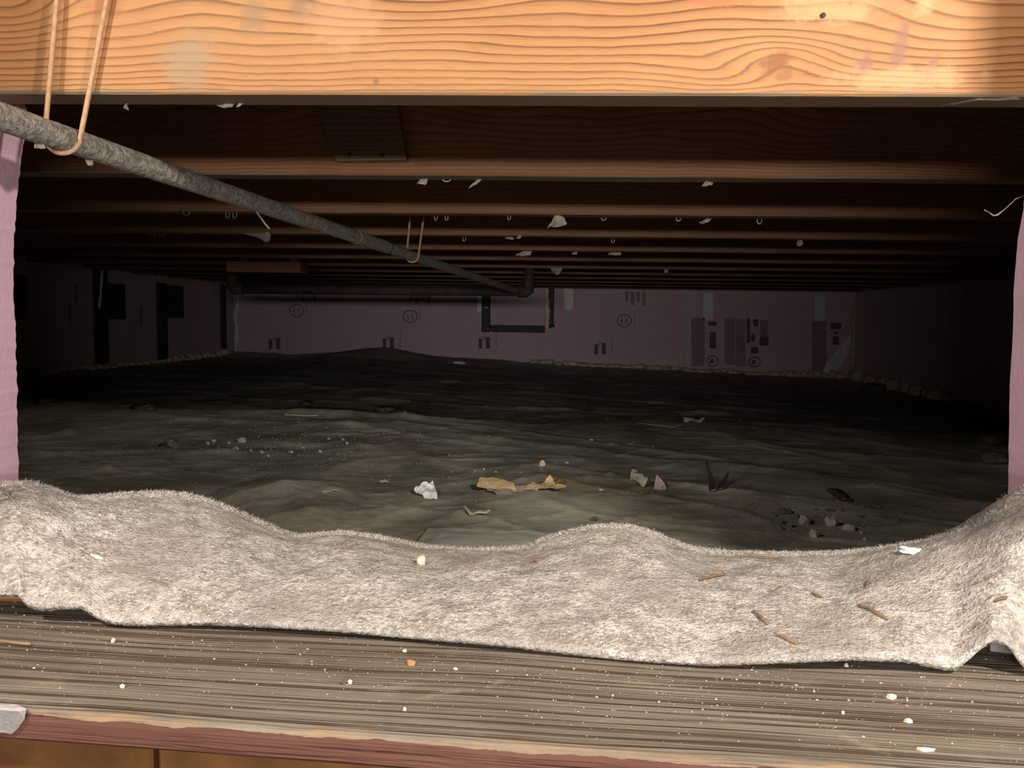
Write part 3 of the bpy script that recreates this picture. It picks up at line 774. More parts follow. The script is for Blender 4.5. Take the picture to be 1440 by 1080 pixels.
# loose fibres standing on the felt
fv = []; ff = []
for k in range(15000):
    i = random.randrange(0, NU)
    u_ = random.random()
    if u_ < 0.66: j = NV + random.randrange(-5, 4)
    elif u_ < 0.88: j = random.randrange(0, 3)
    else: j = random.randrange(0, NV)
    a = Vector(verts[i*R_+j]); b = Vector(verts[(i+1)*R_+j]); p = a.lerp(b, random.random())
    d = Vector((random.gauss(0, 1), random.gauss(0, 0.7), 0.15 + abs(random.gauss(0, 0.5)))).normalized()
    if j < 3: d = Vector((random.gauss(0, 0.7), -0.5, random.gauss(-0.1, 0.4))).normalized()
    L = random.uniform(0.0012, 0.0040)*(0.6 if 3 <= j < NV-5 else 1.0)
    s = d.cross(Vector((0, 1, 0.3))).normalized()*random.uniform(0.00009, 0.0002)
    m_ = p + d*L*0.55; e = p + d*L + Vector((random.gauss(0, 1), random.gauss(0, 1), random.gauss(0, 0.6)))*L*0.22
    n0 = len(fv); fv += [p-s, p+s, m_+s*0.8, m_-s*0.8, e]
    ff += [(n0, n0+1, n0+2, n0+3), (n0+3, n0+2, n0+4)]
fo = link('loose_fibres', mesh_from('loose_fibres', fv, ff, M_FIBRE), felt); fo['kind'] = 'stuff'
from mathutils.bvhtree import BVHTree
felt_tree = BVHTree.FromPolygons([Vector(v) for v in verts], faces)
sheet_tree = None
CAMP = Vector((0, 0, ZC))
def on_felt(px, py):
    h = felt_tree.ray_cast(CAMP, ray(px, py).normalized()); return h[0] if h[0] is not None else onZ(px, py, HP+0.02)

# wood blocks seen under the felt's lifted corners
o = box('wood_block', -0.498, -0.42, 0.655, 0.72, ZC+HP+0.0005, ZC+HP+0.014, M_PANEL, 0.003); tag(o, 'orange wood block showing under the felt at lower left', 'wood block')
c0 = onZ(1364, 915, HP); c1_ = onZ(1402, 915, HP)
o = box('wood_block', c0.x, c1_.x, c0.y+0.004, c0.y+0.03, ZC+HP+0.0004, ZC+HP+0.010, M_PANEL, 0.0015); tag(o, 'brown wood block under the lifted right corner of the felt', 'wood block')
c0 = onZ(1398, 922, HP)
o = box('grey_strip', c0.x, c0.x+0.045, c0.y, c0.y+0.005, ZC+HP+0.0004, ZC+HP+0.013, M_PAINTW, 0.001); o.rotation_euler[2] = -0.25
tag(o, 'small pale grey strip inside the gap at right felt corner', 'strip')

# ================================================================== PIPE AND ITS CORDS
P1 = onY(150, 215, 0.77); P2 = onY(580, 360, 1.75); dP = (P2-P1)/(P2.y-P1.y)
def pipe_at(Y): return P1 + dP*(Y-0.77)
pipe = D.objects.new('water_pipe', None); COL.objects.link(pipe); pipe.location = pipe_at(1.5)
tag(pipe, 'corroded grey galvanised pipe hanging in cord loops below the joists', 'pipe')
RP = 0.0108
YS = 1.42
adopt(tube('pipe_length', [pipe_at(0.40 + (YS-0.40)*k/240) for k in range(241)], RP, M_PIPE, 24, wob=0.035, wscale=260), pipe)
adopt(tube('pipe_length', [pipe_at(YS + (3.08-YS)*k/90) for k in range(91)], RP*0.97, M_PIPE, 16, wob=0.03, wscale=120), pipe)
adopt(tube('pipe_coupling', [pipe_at(YS-0.004), pipe_at(YS), pipe_at(YS+0.16), pipe_at(YS+0.164)], lambda t: RP*1.06, M_PIPE, 16), pipe)
# dark branch pipe that crosses in front of the back wall
ye = 3.10; pe = pipe_at(ye)
br = D.objects.new('branch_pipe', None); COL.objects.link(br); br.location = pe
tag(br, 'dark iron pipe running sideways under the joists, with an elbow at its end', 'pipe')
bl = onY(338, 405, ye); bl.z = pe.z - 0.004
adopt(tube('pipe_length', [bl, Vector((pe.x+0.01, ye, pe.z))], 0.017, M_IRON, 14), br)
adopt(tube('elbow_fitting', [bl + Vector((0.01, 0, 0)), bl + Vector((-0.02, 0, 0)), bl + Vector((-0.028, 0, 0.006)), bl + Vector((-0.03, 0, 0.02)), bl + Vector((-0.03, 0, 0.12))], 0.0205, M_IRON, 14), br)
adopt(tube('elbow_fitting', [pe + Vector((0.0, 0, 0)), pe + Vector((0.03, 0, 0)), pe + Vector((0.038, 0, 0.006)), pe + Vector((0.04, 0, 0.02)), pe + Vector((0.04, 0, 0.045))], 0.0215, M_IRON, 14), br)
adopt(tube('pipe_length', [pe + Vector((0.04, 0, 0.02)), pe + Vector((0.04, 0, 0.085))], 0.017, M_IRON, 14), br)

def cord(name, p_up_a, p_up_b, Yl, label, rad, spread=0.0):
    """loop under the pipe at depth Yl with both ends going up"""
    c = pipe_at(Yl); ax = dP.normalized()
    side = ax.cross(Vector((0, 0, 1))).normalized(); up_ = side.cross(ax).normalized()
    R2 = RP + rad*0.9
    arc = []
    for k in range(17):
        t = math.radians(180 + 180*k/16)
        arc.append(c + side*math.cos(t)*R2 + up_*math.sin(t)*R2 + ax*spread*(k/16-0.5))
    a_pts = [p_up_a.lerp(arc[0], t/14.0) for t in range(14)]
    b_pts = [arc[-1].lerp(p_up_b, t/14.0) for t in range(1, 15)]
    o = tube(name, a_pts + arc + b_pts, rad, M_CORD, 8, wob=0.12, wscale=400)
    return tag(o, label, 'cord', 'cord loops holding the pipe')
Yc1 = 0.705
a_up = onY(84, 0, 0.70); b_up = onY(149, 0, 0.70)
def beyond(px_low, py_low, up, Yl):
    lo = onY(px_low, py_low, Yl); return up + (up-lo)*1.0
c1 = pipe_at(0.705)
ua = a_up + (a_up - onY(90, 178, 0.70))*0.95; ub = b_up + (b_up - onY(131, 175, 0.70))*0.95
ua.y = ub.y = 0.716
cord('cord_loop', ua, ub, 0.712, 'tan cord loop holding the pipe in front of the bright front joist', 0.0021, 0.010)
a2 = onY(577, 331, 1.72); b2 = onY(592, 331, 1.72)
cord('cord_loop', Vector((a2.x, 1.72, ZC+HJ+0.02)), Vector((b2.x+0.006, 1.72, ZC+HJ+0.02)), 1.75, 'tan cord loop holding the pipe deeper inside, below the fourth joist', 0.0021, 0.0)

# ================================================================== DEBRIS ON THE SHEET
def put(o, loc, label, cat, rot=(0, 0, 0), group=None):
    place(o, loc, rot); return tag(o, label, cat, group)
def px_m(p): return p.y/F      # metres per pixel at a point
p = on_sheet(600, 697); s = px_m(p)
me = scrap_mesh('paper_scrap', [(-19*s, 2*s), (-12*s, 10*s), (-4*s, 20*s), (4*s, 34*s), (9*s, 20*s), (18*s, -20*s), (8*s, -22*s), (0, -16*s), (-9*s, -10*s)], M_PAPERW, 0.001, 0.012, 3, curl=lambda x, y: 0.30*max(0, y))
put(link('paper_scrap', me), p + Vector((0, 0, -0.002)), 'crumpled white paper scrap on the dark sheet near the felt', 'paper scrap')
p = on_sheet(722, 690); s = px_m(p)
wr_ = D.objects.new('torn_wrapper', None); COL.objects.link(wr_); tag(wr_, 'torn tan and grey paper wrapper lying on the dark sheet', 'paper scrap'); wr_.location = p
def sub(name, ol, m, bend, seed, loc, rot=(0, 0, 0), curl=None, thick=0.001):
    o = link(name, scrap_mesh(name, [(a*s, b*s) for a, b in ol], m, thick, bend, seed, curl=curl), wr_); o.location = loc; o.rotation_euler = rot
sub('rolled_strip', [(-52, -8), (-50, 10), (-30, 14), (0, 4), (5, -6), (-20, -10)], M_PAPERT, 0.006, 4, (0, 0, 0.006), (0.5, 0.06, -0.06))
sub('torn_layer', [(-38, -10), (-10, 8), (30, 6), (34, -12), (14, -18), (4, -30), (-8, -22), (-20, -30), (-28, -16)], M_PAPERG, 0.012, 8, (0.0, 0, 0.0), (0.25, 0, 0))
sub('torn_end', [(0, -14), (20, 0), (44, 12), (54, 22), (60, 4), (76, -4), (60, -10), (30, -16)], M_PAPERT, 0.010, 12, (0.0, 0.004, 0.003), (0.35, -0.04, 0.05))
p = on_sheet(778, 678); s = px_m(p)
put(link('amber_scrap', scrap_mesh('amber_scrap', [(-16*s, -10*s), (-12*s, 16*s), (2*s, 22*s), (14*s, 4*s), (13*s, -14*s), (0, -6*s)], M_AMBER, 0.001, 0.006, 5)), p, 'amber brown scrap beside the torn tan wrapper', 'scrap')
p = on_sheet(666, 724); s = px_m(p)
me = scrap_mesh('bent_scrap', [(-17*s, 20*s), (-11*s, 20*s), (-4*s, -4*s), (10*s, 0), (23*s, 4*s), (19*s, -6*s), (2*s, -12*s), (-6*s, -9*s), (-14*s, 8*s)], M_PAPERL, 0.0015, 0.004, 6, curl=lambda x, y: 0.25*max(0, -x) + 0.12*max(0, x))
put(link('bent_scrap', me), p, 'small bent pale scrap just behind the felt', 'paper scrap')
p = on_sheet(1015, 1); 
def stone(px, py, w, h, label, m=M_STONE, group=None, seed=None, cat='stone'):
    p = on_sheet(px, py); s = px_m(p)
    o = link('stone', rock_mesh('stone', w*s/2, w*s/2*0.8, h*s*0.6, m, seed or px*0.37, 2, 0.5))
    return put(o, p + Vector((0, 0, -0.0015)), label, cat, (0, 0, random.uniform(0, 3)), group)
stone(1130, 737, 21, 14, 'largest pale stone in the cluster on the sheet at right', M_STONE)
stone(1168, 739, 20, 12, 'flat pale stone, second from left in the row of three at right', M_STONE)
stone(1193, 746, 17, 10, 'pale stone at the right end of the row of three', M_STONE)
stone(1145, 755, 13, 12, 'pale stone nearest the felt below the row of three', M_STONE)
stone(1212, 751, 7, 5, 'tiny pale stones trailing right of the stone row', M_STONE, 'tiny stones right of the row'); stone(1216, 760, 7, 6, 'tiny pale stones trailing right of the stone row', M_STONE, 'tiny stones right of the row')
stone(240, 630, 34, 13, 'grey stone with pointed top alone at left on the sheet', M_STONED)
for px, py, w_, h_ in ((292, 625, 7, 5), (300, 621, 8, 5), (322, 624, 6, 4), (331, 632, 12, 6), (368, 637, 7, 5), (377, 642, 5, 4), (353, 634, 4, 3), (410, 637, 6, 4), (426, 630, 7, 4), (462, 618, 5, 3), (482, 619, 5, 4), (488, 625, 5, 4), (450, 636, 5, 4), (340, 622, 12, 8)):
    stone(px, py, w_, h_, 'small pebble in the pale scatter left of the middle of the sheet', M_STONE, 'pebbles scattered on the sheet at left')
for px, py, w_, h_ in ((680, 661, 4, 4), (697, 664, 4, 3), (668, 663, 4, 3), (732, 665, 5, 2), (635, 664, 3, 2), (797, 651, 5, 3), (762, 655, 9, 8), (832, 619, 6, 3), (845, 690, 8, 4)):
    stone(px, py, w_, h_, 'tiny pebble scattered behind the torn wrapper', M_STONE, 'pebbles behind the wrapper')
for px, py, w_, h_ in ((1095, 735, 12, 10), (1103, 722, 22, 10), (1110, 742, 9, 8), (1088, 727, 10, 7), (1120, 728, 9, 7), (1098, 746, 7, 7)):
    stone(px, py, w_, h_, 'dark crumb in the small heap left of the pale stones', M_STONED, 'dark crumbs left of the pale stones')
for px, py, w_, h_ in ((1147, 718, 8, 3), (1168, 718, 18, 3), (1184, 719, 7, 5), (1262, 733, 10, 6), (1270, 722, 9, 5), (1246, 731, 5, 3), (1210, 728, 12, 4), (1236, 714, 8, 6)):
    stone(px, py, w_, h_, 'dim pebble on the sheet behind the pale stones at right', M_STONED, 'dim pebbles at right')
def scrap(name, px, py, ol, m, bend, seed, label, cat='scrap', rot=(0, 0, 0), curl=None, thick=0.001, lift=0.0):
    p = on_sheet(px, py); s = px_m(p)
    o = link(name, scrap_mesh(name, [(a*s, b*s) for a, b in ol], m, thick, bend, seed, curl=curl))
    return put(o, p + Vector((0, 0, lift)), label, cat, rot)
scrap('plastic_scrap', 900, 682, [(-16, -18), (-12, 10), (-4, 26), (8, 22), (4, 4), (10, -10), (0, -22)], M_SHEET, 0.02, 3, 'curled dark plastic scrap left of the pointed grey scrap')
scrap('pointed_scrap', 928, 688, [(-9, -4), (-7, 10), (-4, 21), (2, 14), (9, 2), (6, -5)], M_PAPERG, 0.006, 9, 'pointed grey scrap standing up near the middle right of the sheet', rot=(1.0, 0, 0))
scrap('tape_scrap', 935, 600, [(-38, 6), (-30, 30), (5, 30), (28, 8), (20, -12), (-25, -6)], M_PAPERG, 0.010, 11, 'long flat grey scrap on the dark far part of the sheet')
scrap('tape_scrap', 975, 594, [(-14, -8), (-12, 16), (12, 20), (16, 0), (4, -10)], M_PAPERL, 0.010, 13, 'short pale scrap at the right end of the long grey scrap')
scrap('curved_scrap', 437, 587, [(-42, 8), (0, 30), (42, 44), (48, 36), (0, 12), (-36, -6)], M_PAPERL, 0.006, 14, 'long thin pale fold on the sheet left of the middle', thick=0.0015)
scrap('leaf_scrap', 460, 693, [(-12, -6), (-4, 6), (12, 14), (10, 4), (-2, -8)], M_PAPERL, 0.004, 15, 'small pale leaf-like scrap behind the left felt hump')
scrap('leaf_scrap', 540, 680, [(-6, -8), (-4, 8), (4, 8), (8, -6)], M_STONE, 0.004, 16, 'small grey scrap on the sheet left of the white paper')
scrap('leaf_scrap', 835, 733, [(-7, -5), (-3, 6), (7, 6), (5, -4)], M_STONED, 0.004, 17, 'dark fleck on the sheet behind the middle felt hump')
# creases of the sheet: dark spikes stand in for their shade
p = on_sheet(1005, 690); s = px_m(p)
tp = D.objects.new('crease_shade', None); COL.objects.link(tp); tp.location = p; tag(tp, 'dark spikes standing in for shaded creases of the sheet at right', 'crease')
def spike(pts, wd, m):
    bm = bmesh.new(); L = []
    for k, (a, b, dy) in enumerate(pts):
        t = k/(len(pts)-1); w_ = wd*s*(1-0.75*t)
        L.append((bm.verts.new((a*s-w_, dy*s, b*s)), bm.verts.new((a*s+w_, dy*s+w_*0.8, b*s))))
    for (a, b), (c, d) in zip(L, L[1:]): bm.faces.new((a, b, d, c))
    bmesh.ops.solidify(bm, geom=bm.faces[:], thickness=0.0015)
    link('shade_tongue', bm_to('shade_tongue', bm, m), tp)
spike([(-2, -4, 0), (-4, 12, 0), (-8, 26, 2), (-13, 44, 4)], 6, M_DKPLAST)
spike([(4, -4, 0), (11, 10, 0), (15, 20, -2), (18, 28, -3)], 6, M_DKPLAST)
spike([(-14, -6, -6), (0, 0, -8), (14, 4, -6), (17, 12, -4)], 8, M_DKPLAST)
for k, (px, py, w_, h_) in enumerate(((205, 575, 30, 10), (70, 568, 34, 10), (430, 570, 16, 8), (540, 578, 22, 8), (1180, 700, 22, 12), (185, 530, 40, 14))):
    o = link('plastic_fold', rock_mesh('plastic_fold', w_*px_m(on_sheet(px, py))/2, 0.03, h_*px_m(on_sheet(px, py))*0.5, M_DKPLAST, k*3.3+1, 3, 0.9, False))
    put(o, on_sheet(px, py) + Vector((0, 0, -0.003)), ['dark crumpled plastic lump by the left wall, left of two', 'dark crumpled plastic lump nearest the left foam panel', 'small dark plastic lump behind the pale thin fold', 'dark plastic lump just beyond the end of the thin pale fold', 'dark plastic lump behind the row of pale stones', 'dark plastic heap against the left wall foam bead'][k], 'plastic lump')
# hazy plastic flap just behind the felt
p = on_sheet(690, 757); s = px_m(p)
me = scrap_mesh('plastic_flap', [(-105*s, -110*s), (-92*s, 26*s), (-40*s, 40*s), (0, 22*s), (60*s, 30*s), (98*s, 0), (100*s, -110*s)], M_CLEAR, 0.0006, 0.006, 21)
put(link('plastic_flap', me), p + Vector((0, -0.01, 0.003)), 'hazy clear plastic flap peeking out behind the middle of the felt', 'plastic flap')

# ================================================================== SPRAY FOAM ALONG THE WALLS
def lump(px, py, w_, h_, label, group, Y=None, seed=1, m=M_CREAM, wall=None):
    p = on_sheet(px, py)
    if wall == 'L': p = onX(px, py, XL + 0.03)
    if wall == 'B': p = onY(px, py, YB - 0.03)
    if wall == 'R': p = onX(px, py, XR - 0.05)
    s = px_m(p)
    p.z = ZC + sheet_h(p.x, p.y) + h_*s*0.38
    bm = bmesh.new(); bmesh.ops.create_icosphere(bm, subdivisions=2, radius=1)
    off = Vector((seed*1.7, seed*0.9, seed*2.3))
    for v in bm.verts:
        k = 1 + 0.55*noise.noise(v.co*1.3 + off) + 0.3*noise.noise(v.co*3 + off)
        v.co = Vector((v.co.x*w_*s/2*k, v.co.y*w_*s/2*0.8*k, v.co.z*h_*s/2*k))
    zm = min(v.co.z for v in bm.verts)
    for v in bm.verts: v.co.z -= zm
    o = link('foam_lump', bm_to('foam_lump', bm, m, True))
    if isinstance(group, bpy.types.Object):
        o.rotation_euler = (0, 0, seed); o.location = p - Vector((0, 0, h_*s*0.6)) - group.location; o.parent = group; return o
    return put(o, p - Vector((0, 0, h_*s*0.6)), label, 'foam lump', (0, 0, seed), group)
def bead(label, loc):
    e = D.objects.new('spray_foam_bead', None); COL.objects.link(e); e.location = loc; return tag(e, label, 'foam bead')
BL = bead('lumpy cream spray foam bead along the foot of the left wall', onX(170, 514, XL+0.03))
BB = bead('lumpy cream spray foam bead along the foot of the back wall', onY(960, 522, YB-0.03))
BR = bead('ragged pale spray foam bead along the foot of the right wall', onX(1270, 560, XR-0.05))
def wall_y(tab, x): return lerp_table(tab, x)
LT = [(25, 523), (60, 517), (90, 521), (130, 514), (200, 508), (260, 502), (320, 497)]
x = 27; k = 0
while x < 322:
    w_ = random.uniform(8, 15)*(1.1 - x/900); lump(x, wall_y(LT, x) + random.uniform(-1.5, 1.5), w_*1.3, random.uniform(6, 11), None, BL, seed=k+1, wall='L')
    x += w_*0.85; k += 1
BT = [(740, 507), (800, 515), (860, 518), (960, 520), (1100, 525), (1200, 528)]
x = 752
while x < 1190:
    w_ = random.uniform(9, 16)
    big = 1.7 if x > 1100 else 1.0
    lump(x, wall_y(BT, x) + random.uniform(-1, 1), w_*1.3, random.uniform(5, 8)*big, None, BB, seed=k+1, wall='B')
    x += w_*0.9; k += 1
lump(645, 511, 22, 4, 'pale scrap at the foot of the back wall left of the vent plug', None, seed=3, m=M_TAPEG)
RT = [(1205, 532), (1240, 545), (1280, 550), (1320, 560), (1345, 568), (1418, 582)]
for x, y, w_, h_ in ((1206, 536, 22, 20), (1222, 532, 18, 18), (1240, 546, 20, 18), (1256, 545, 22, 20), (1272, 552, 18, 16), (1288, 546, 22, 20), (1300, 554, 18, 16), (1316, 556, 28, 18), (1332, 560, 18, 12)):
    lump(x, y, w_, h_, None, BR, seed=x*0.31, wall='R')
lump(1396, 580, 30, 24, 'large ragged pale foam lump beside the right foam panel', None, seed=8.2)
lump(1228, 552, 36, 16, 'grey foam lump fallen from the right wall row', None, seed=2.1, m=M_STONED)
lump(1395, 622, 46, 16, 'broad dim grey lump beside the right foam panel, upper of two', None, seed=4.4, m=M_STONED)
lump(1402, 652, 40, 18, 'broad dim grey lump beside the right foam panel, lower of two', None, seed=5.9, m=M_STONED)
lump(1325, 590, 26, 8, 'thin dim foam flake in front of the right wall row', None, seed=6.1, m=M_STONED)

# ================================================================== DEBRIS ON THE FELT
def felt_item(o, px, py, label, cat, rot=(0, 0, 0), lift=0.0, group=None):
    return put(o, on_felt(px, py) + Vector((0, 0, lift)), label, cat, rot, group)
sF = 0.70/F
o = link('white_crumb', rock_mesh('white_crumb', 6*sF, 6*sF, 9*sF, M_CHIP, 3.1, 2, 0.5)); felt_item(o, 592, 794, 'white crumb on the felt below the left dip', 'crumb')
o = link('brown_crumb', rock_mesh('brown_crumb', 8*sF, 4*sF, 4*sF, M_TWIGD, 5.1, 2, 0.5)); felt_item(o, 757, 789, 'flat brown crumb on the felt left of the middle hump', 'crumb')
o = link('white_fluff', rock_mesh('white_fluff', 15*sF, 10*sF, 6*sF, M_PAPERW, 7.7, 3, 0.8)); felt_item(o, 1283, 776, 'white fluff tuft on the felt edge at right', 'fluff', lift=-0.002)
def sliver(pa_, pb_, r, m, label, bend=0.0, lift=0.0015):
    a = on_felt(*pa_) + Vector((0, 0, lift)); b = on_felt(*pb_) + Vector((0, 0, lift)); n = 10
    c = (a+b)/2 + Vector((0, 0, bend))
    pts = [a*(1-t)**2 + c*2*t*(1-t) + b*t*t for t in [k/n for k in range(n+1)]]
    pts = [p + Vector((0, 0, 0.0)) for p in pts]
    for p in pts:
        h = felt_tree.ray_cast(p + Vector((0, 0, 0.1)), Vector((0, 0, -1)))
        if h[0] is not None and p.z < h[0].z + r*0.6: p.z = h[0].z + r*0.6
    o = tube('wood_sliver', pts, lambda t: r*0.75*(0.55 + 0.6*math.sin(math.pi*min(max(t*0.9, 0.08), 0.92))), m, 6, wob=0.4, wscale=300)
    return tag(o, label, 'sliver')
sliver((1035, 783), (1094, 786), 0.0013, M_TWIG, 'long thin tan sliver along the felt top edge at right', 0.003)
sliver((984, 818), (1020, 810), 0.0014, M_TWIGD, 'dark split sliver on the felt right of the middle hump', 0.002)
sliver((1060, 862), (1080, 880), 0.0017, M_TWIG, 'short pale sliver on the felt above the orange one')
sliver((1088, 893), (1122, 908), 0.0014, M_TWIG, 'orange brown sliver near the felt bottom edge')
sliver((1207, 853), (1248, 873), 0.0018, M_TWIG, 'thick brown sliver on the brightest patch of the felt')
sliver((1141, 836), (1156, 842), 0.0014, M_TWIGD, 'short brown sliver left of the brightest felt patch')
sliver((1218, 828), (1223, 815), 0.0010, M_TWIG, 'small upright brown sliver above the brightest felt patch')
sliver((1082, 836), (1100, 826), 0.0006, M_TWIGD, 'hair-thin stalk on the felt below the long tan sliver')
sliver((1398, 848), (1416, 842), 0.0016, M_TWIGD, 'dark crumbly sliver on the felt near the right corner')
sliver((128, 782), (145, 789), 0.0020, M_CHIP, 'pale chip of wood on the left felt slope')
sliver((1, 688), (26, 716), 0.0010, M_LINT, 'pale stalk across the dark felt below the left foam panel', 0.002)

# ================================================================== DEBRIS ON THE PLANK
sP = 0.53/F
def plank_item(name, px, py, w_, d_, h_, m, label, cat='chip', rot=0.0, group=None, seed=None):
    o = link(name, rock_mesh(name, w_*sP/2, d_*sP/2, h_*sP*0.7, m, seed or px*0.13+py*0.07, 1, 0.5))
    return put(o, onZ(px, py, HP) + Vector((0, 0, -0.0002)), label, cat, (0, 0, rot), group)
plank_item('orange_chip', 578, 935, 15, 14, 8, M_CHIPO, 'orange chip on the plank below the middle of the felt')
plank_item('pebble', 492, 961, 7, 8, 6, M_CHIP, 'pale round pebble on the plank beside a dark crumb')
plank_item('dark_crumb', 484, 962, 8, 9, 6, M_STONED, 'dark crumb on the plank touching a pale pebble')
plank_item('pale_chip', 1254, 981, 16, 16, 6, M_CHIP, 'largest pale chip on the plank at right')
plank_item('pale_chip', 1278, 1015, 12, 10, 5, M_CHIP, 'flat pale chip on the plank below the largest one')
plank_item('pale_chip', 172, 967, 8, 8, 5, M_CHIP, 'pale chip on the plank at left, nearest the red edge')
plank_item('pale_chip', 159, 904, 8, 8, 7, M_CHIP, 'pale crumb on the plank just under the left felt corner')
plank_item('pale_chip', 641, 942, 9, 7, 4, M_CHIP, 'pale flake on the plank right of the orange chip')
plank_item('pale_chip', 569, 999, 6, 6, 5, M_CHIP, 'pale round crumb on the plank near the red edge, middle')
plank_item('pale_chip', 569, 916, 8, 10, 4, M_CHIP, 'pale flake on the plank directly above the orange chip')
plank_item('pale_chip', 1190, 937, 8, 8, 5, M_CHIP, 'grey pebble on the plank right under the felt edge', seed=4.2)
plank_item('pale_chip', 1302, 1055, 22, 8, 4, M_CHIP, 'long pale splintered flake at the lower right of the plank')
plank_item('pale_chip', 1340, 942, 9, 7, 5, M_CHIP, 'pale crumb on the plank at the tip of the right felt corner')
plank_item('pale_chip', 1185, 1004, 5, 5, 5, M_CHIP, 'tiny pale crumb on the plank left of the flat chip')
a = onZ(-14, 903, HP); b = onZ(44, 909, HP)
tag(tube('wood_splinter', [a.lerp(b, k/8) + Vector((0, 0, 0.0016)) for k in range(9)], lambda t: 0.0016 - 0.0006*t, M_TWIG, 6, wob=0.4, wscale=200), 'tan wood splinter on the plank at far left', 'sliver')
# grit: too many to count
gv = []; gf = []
def grit(p, r):
    n0 = len(gv); a = random.uniform(0, 3)
    for k in range(4): gv.append(p + Vector((math.cos(a+k*1.57)*r*random.uniform(.7, 1.3), math.sin(a+k*1.57)*r*random.uniform(.7, 1.3), r*0.3)))
    gv.append(p + Vector((0, 0, r*1.1))); gv.append(p - Vector((0, 0, r*0.1)))
    for k in range(4): gf.append((n0+k, n0+(k+1) % 4, n0+4)); gf.append((n0+(k+1) % 4, n0+k, n0+5))
for k in range(1500):
    px = random.uniform(-20, 1460); e = lerp_table(BOT, px)
    py = e + 6 + abs(random.gauss(0, 55)) + random.uniform(0, 20)
    p = onZ(px, py, HP)
    ly = (PM.inverted() @ p).y
    if ly < 0.012: continue
    grit(p, min(0.0012, random.lognormvariate(math.log(0.00034), 0.5)))
gr = link('wood_grit', mesh_from('wood_grit', gv, gf, M_DUST))
tag(gr, 'pale sawdust and grit sprinkled over the weathered sill plank', 'grit', kind='stuff')
gv = []; gf = []
for k in range(900):
    px = random.uniform(30, 1400); py = random.uniform(560, 770)
    if py > lerp_table(TOP, px) - 4: continue
    p = on_sheet(px, py) if k % 3 == 0 else None
    if p is None:
        q = on_sheet(random.gauss(390, 110), random.gauss(632, 22)) if k % 3 == 1 else on_sheet(random.gauss(1130, 70), random.gauss(728, 18))
        p = q
    if p.y < 0.95: continue
    grit(p, px_m(p)*random.uniform(0.5, 1.4))
gr = link('sheet_grit', mesh_from('sheet_grit', gv, gf, M_STONE))
tag(gr, 'fine pale grit scattered on the dark plastic sheet', 'grit', kind='stuff')

# ================================================================== LINT, COBWEBS AND STAPLES UNDER THE JOISTS
def joist_under(px, py):
    p = onZ(px, py, HJ); k = min(range(12), key=lambda i: abs(YJ[i] + TJ/2 - p.y))
    y = min(max(p.y, YJ[k] + 0.003), YJ[k] + TJ - 0.003)
    q = onY(px, py, y); q.z = ZC + HJ; return q
def hanging(name, px, py, ol, m, seed, label, bend=0.006, cat='paper scrap', rx=1.35, rz=0.0):
    p = joist_under(px, py); s = px_m(p)
    me = scrap_mesh(name, [(a*s, b*s) for a, b in ol], m, 0.0006, bend, seed)
    return put(link(name, me), p + Vector((0, 0, -0.0005)), label, cat, (rx, 0, rz))
hanging('paper_tuft', 595, 256, [(-9, -6), (-3, -1), (4, 2), (8, 2), (6, -5), (4, -8), (0, -6)], M_LINT, 2, 'pale paper tuft hanging under the second joist, left of two')
hanging('paper_tuft', 672, 255, [(-13, -12), (-8, -11), (0, -5), (8, 0), (5, 2), (-2, -2), (-9, -8)], M_LINT, 3, 'narrow tan paper tuft under the second joist, right of two')
hanging('paper_tuft', 994, 258, [(-8, -7), (-3, -1), (2, 1), (8, -2), (6, -7), (2, -4), (-2, -7)], M_LINT, 4, 'pale paper tuft under the second joist, towards the right')
hanging('paper_tuft', 783, 303, [(-14, -19), (-8, -16), (-4, -18), (0, -10), (6, -6), (14, -13), (10, -4), (2, 1), (-3, 1), (-6, -8)], M_LINT, 5, 'large shredded paper tuft under the third joist')
hanging('paper_tuft', 990, 309, [(-8, -7), (0, -3), (10, 0), (6, -6), (-2, -9)], M_LINT, 6, 'thin curled tuft under the third joist at right')
hanging('paper_tuft', 729, 331, [(-3, -4), (-1, 1), (3, 4), (5, -2), (1, -4)], M_LINT, 7, 'small white tuft under the fourth joist')
hanging('paper_tuft', 717, 339, [(-7, -2), (-3, 2), (4, 2), (6, -3), (0, -3)], M_LINT, 8, 'small grey tuft just below the white one on the fourth joist')
hanging('paper_tuft', 738, 354, [(-13, -6), (-5, -1), (6, 2), (10, 0), (8, -5), (-2, -7)], M_LINT, 9, 'white and grey tuft under the fifth joist, above the vent plug')
hanging('paper_tuft', 808, 355, [(-4, -4), (-2, 1), (4, 1), (3, -4)], M_LINT, 10, 'tiny tuft under the fifth joist right of the white and grey one')
hanging('paper_tuft', 864, 356, [(-10, -4), (-4, 1), (8, 1), (9, -4)], M_PAPERG, 11, 'flat grey tuft under the fifth joist, furthest right of three')
hanging('paper_tuft', 783, 376, [(-9, -2), (-2, 4), (8, 0), (4, -8), (0, -10)], M_PAPERG, 12, 'dim brown paper tuft deep inside above the vent plug')
hanging('paper_tuft', 1123, 345, [(-4, -8), (-2, 1), (4, 1), (5, -6), (1, -9)], M_LINT, 13, 'pale tuft under the dark joists right of the middle')
hanging('paper_tuft', 936, 378, [(-3, -5), (-1, 2), (4, 1), (3, -5)], M_PAPERG, 14, 'faint tuft deep inside under the far joists at right')
hanging('paper_card', 365, 328, [(-26, 1), (-6, 0), (10, 4), (17, -2), (15, -15), (2, -8)], M_PAPERG, 15, 'brown card flap hanging under the pipe among dark joists', 0.01)
hanging('paper_tuft', 181, 149, [(-2, -10), (-1, 0), (2, 0), (3, -10)], M_LINT, 16, 'short pale fibre hanging from the front joist, right of the cord')
